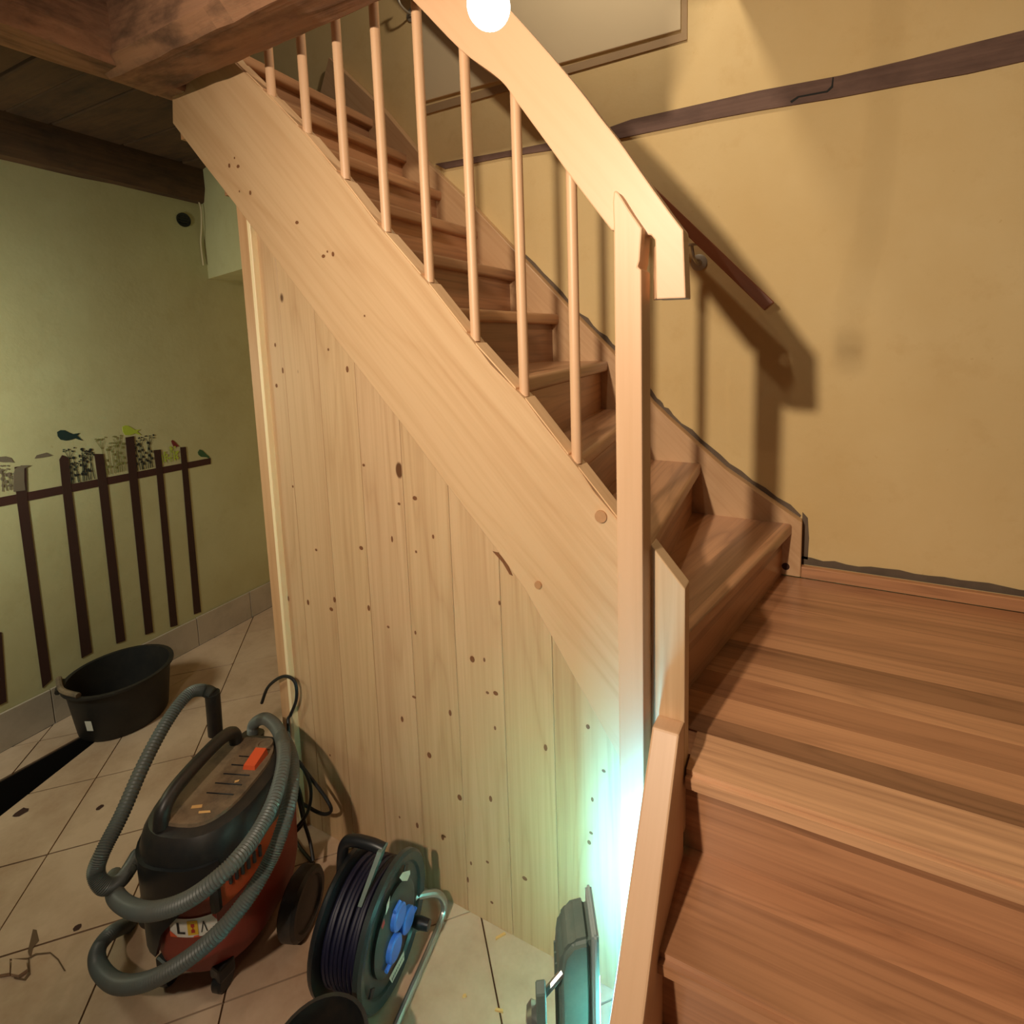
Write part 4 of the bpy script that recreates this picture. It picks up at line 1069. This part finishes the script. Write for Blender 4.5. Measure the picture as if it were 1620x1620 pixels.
# ------------------------------------------------------------------ small things
VT = [(1.647,2.17)]
yv_, zv_ = VT[0]
vent = thing('wall_vent', 'round black pipe cap high on the greenish left wall', 'vent', (lw(yv_), yv_, zv_))
vn = Vector((1, 0.06, 0)).normalized()
obj('cap', lathe([(0, 0.002), (0.026, 0.002), (0.030, 0.004), (0.034, 0.006), (0.034, -0.003), (0, -0.003)], (lw(yv_), yv_, zv_), vn, 24), M_BLACKCLEAN, vent, smooth=True)
for q in range(3):
    z = zv_ + (q - 1) * 0.013
    obj('slat', box(lw(yv_) + 0.001, lw(yv_) + 0.007, yv_ - 0.018, yv_ + 0.018, z - 0.002, z + 0.002), M_BLACKP, vent)
WRP = [(-2.853,1.72,2.451),(-2.829,1.72,2.408),(-2.846,1.72,2.365),(-2.831,1.72,2.301),(-2.805,1.72,2.235),(-2.815,1.72,2.143),(-2.833,1.72,2.067),(-2.83,1.72,1.956)]
tag(obj('loose_wire', tube(catmull(WRP, 6), 0.004, 6), M_HATCH, smooth=True), 'thin loose wire hanging in the dark corner beside the bulkhead', 'wire')
# broken tile shards in the lower left corner
def shard(pts, z, lab_, name='tile_shard'):
    b = prism(pts, 'z', z, z + 0.009)
    bmesh.ops.recalc_face_normals(b, faces=b.faces)
    return tag(obj(name, b, M_TILE), lab_, 'tile shard', 'broken tile shards in the floor corner')
shard([(-1.775,0.4321),(-1.739,0.446),(-1.71,0.4385),(-1.713,0.4228),(-1.735,0.4165)], 0.0006, 'small broken tile shard at the left frame edge, rounder of the two')
shard([(-1.804,0.4182),(-1.781,0.4293),(-1.74,0.4158),(-1.758,0.4032)], 0.0006, 'small broken tile shard cut off by the left frame edge')
for ck in ([(-1.811,0.4204),(-1.751,0.4529),(-1.746,0.4659),(-1.714,0.4841),(-1.675,0.4856),(-1.625,0.4802),(-1.629,0.4782),(-1.674,0.4828),(-1.712,0.482),(-1.74,0.465),(-1.746,0.4523),(-1.806,0.4188)],
           [(-1.749,0.4522),(-1.745,0.454),(-1.699,0.4396),(-1.692,0.4274),(-1.723,0.4171),(-1.728,0.4189),(-1.7,0.4279),(-1.707,0.4388)],
           [(-1.77,0.4595),(-1.827,0.4898),(-1.816,0.4934),(-1.776,0.484),(-1.768,0.4686),(-1.749,0.4584),(-1.754,0.4563)]):
    b = bmesh.new()
    b.faces.new([b.verts.new((x, y, 0.0012)) for x, y in ck])
    obj('crack', b, M_GROUT, floor)
for (x, y), r_ in zip([(-2.118,0.7657),(-1.722,0.5423),(-2.341,0.6421)], (0.012, 0.010, 0.02)):
    b = bmesh.new()
    b.faces.new([b.verts.new((x + r_ * math.cos(k * PI / 5) * random.uniform(0.7, 1.1), y + r_ * math.sin(k * PI / 5) * random.uniform(0.7, 1.1), 0.0013)) for k in range(10)])
    obj('stain', b, M_PAINTBR, floor)
CH = [(-0.6824,1.004),(-0.604,0.8717),(-0.6927,0.8602),(-1.177,0.7807)]
for (x, y), (l, ang, lb_) in zip(CH, ((0.028, 0.9, 'reddish wood chip on the floor near the foot of the partition'), (0.02, 0.2, 'pale wood chip lying on the tile joint at the bottom of the frame'), (0.010, 0.6, 'tiny dark crumb on the bright tiles between reel and work light'), (0.014, 0.1, 'tiny brown chip on the tiles beside the vacuum wheel'))):
    c, s = math.cos(ang), math.sin(ang)
    poly = [(x + u * c - v * s, y + u * s + v * c) for u, v in ((-l / 2, -0.003), (l / 2, -0.002), (l / 2 - 0.002, 0.003), (-l / 2 + 0.002, 0.002))]
    tag(obj('wood_chip', prism(poly, 'z', 0.0008, 0.005), M_CHIP), lb_, 'wood chip', 'wood chips scattered on the tiles')
bpy.context.view_layer.update()
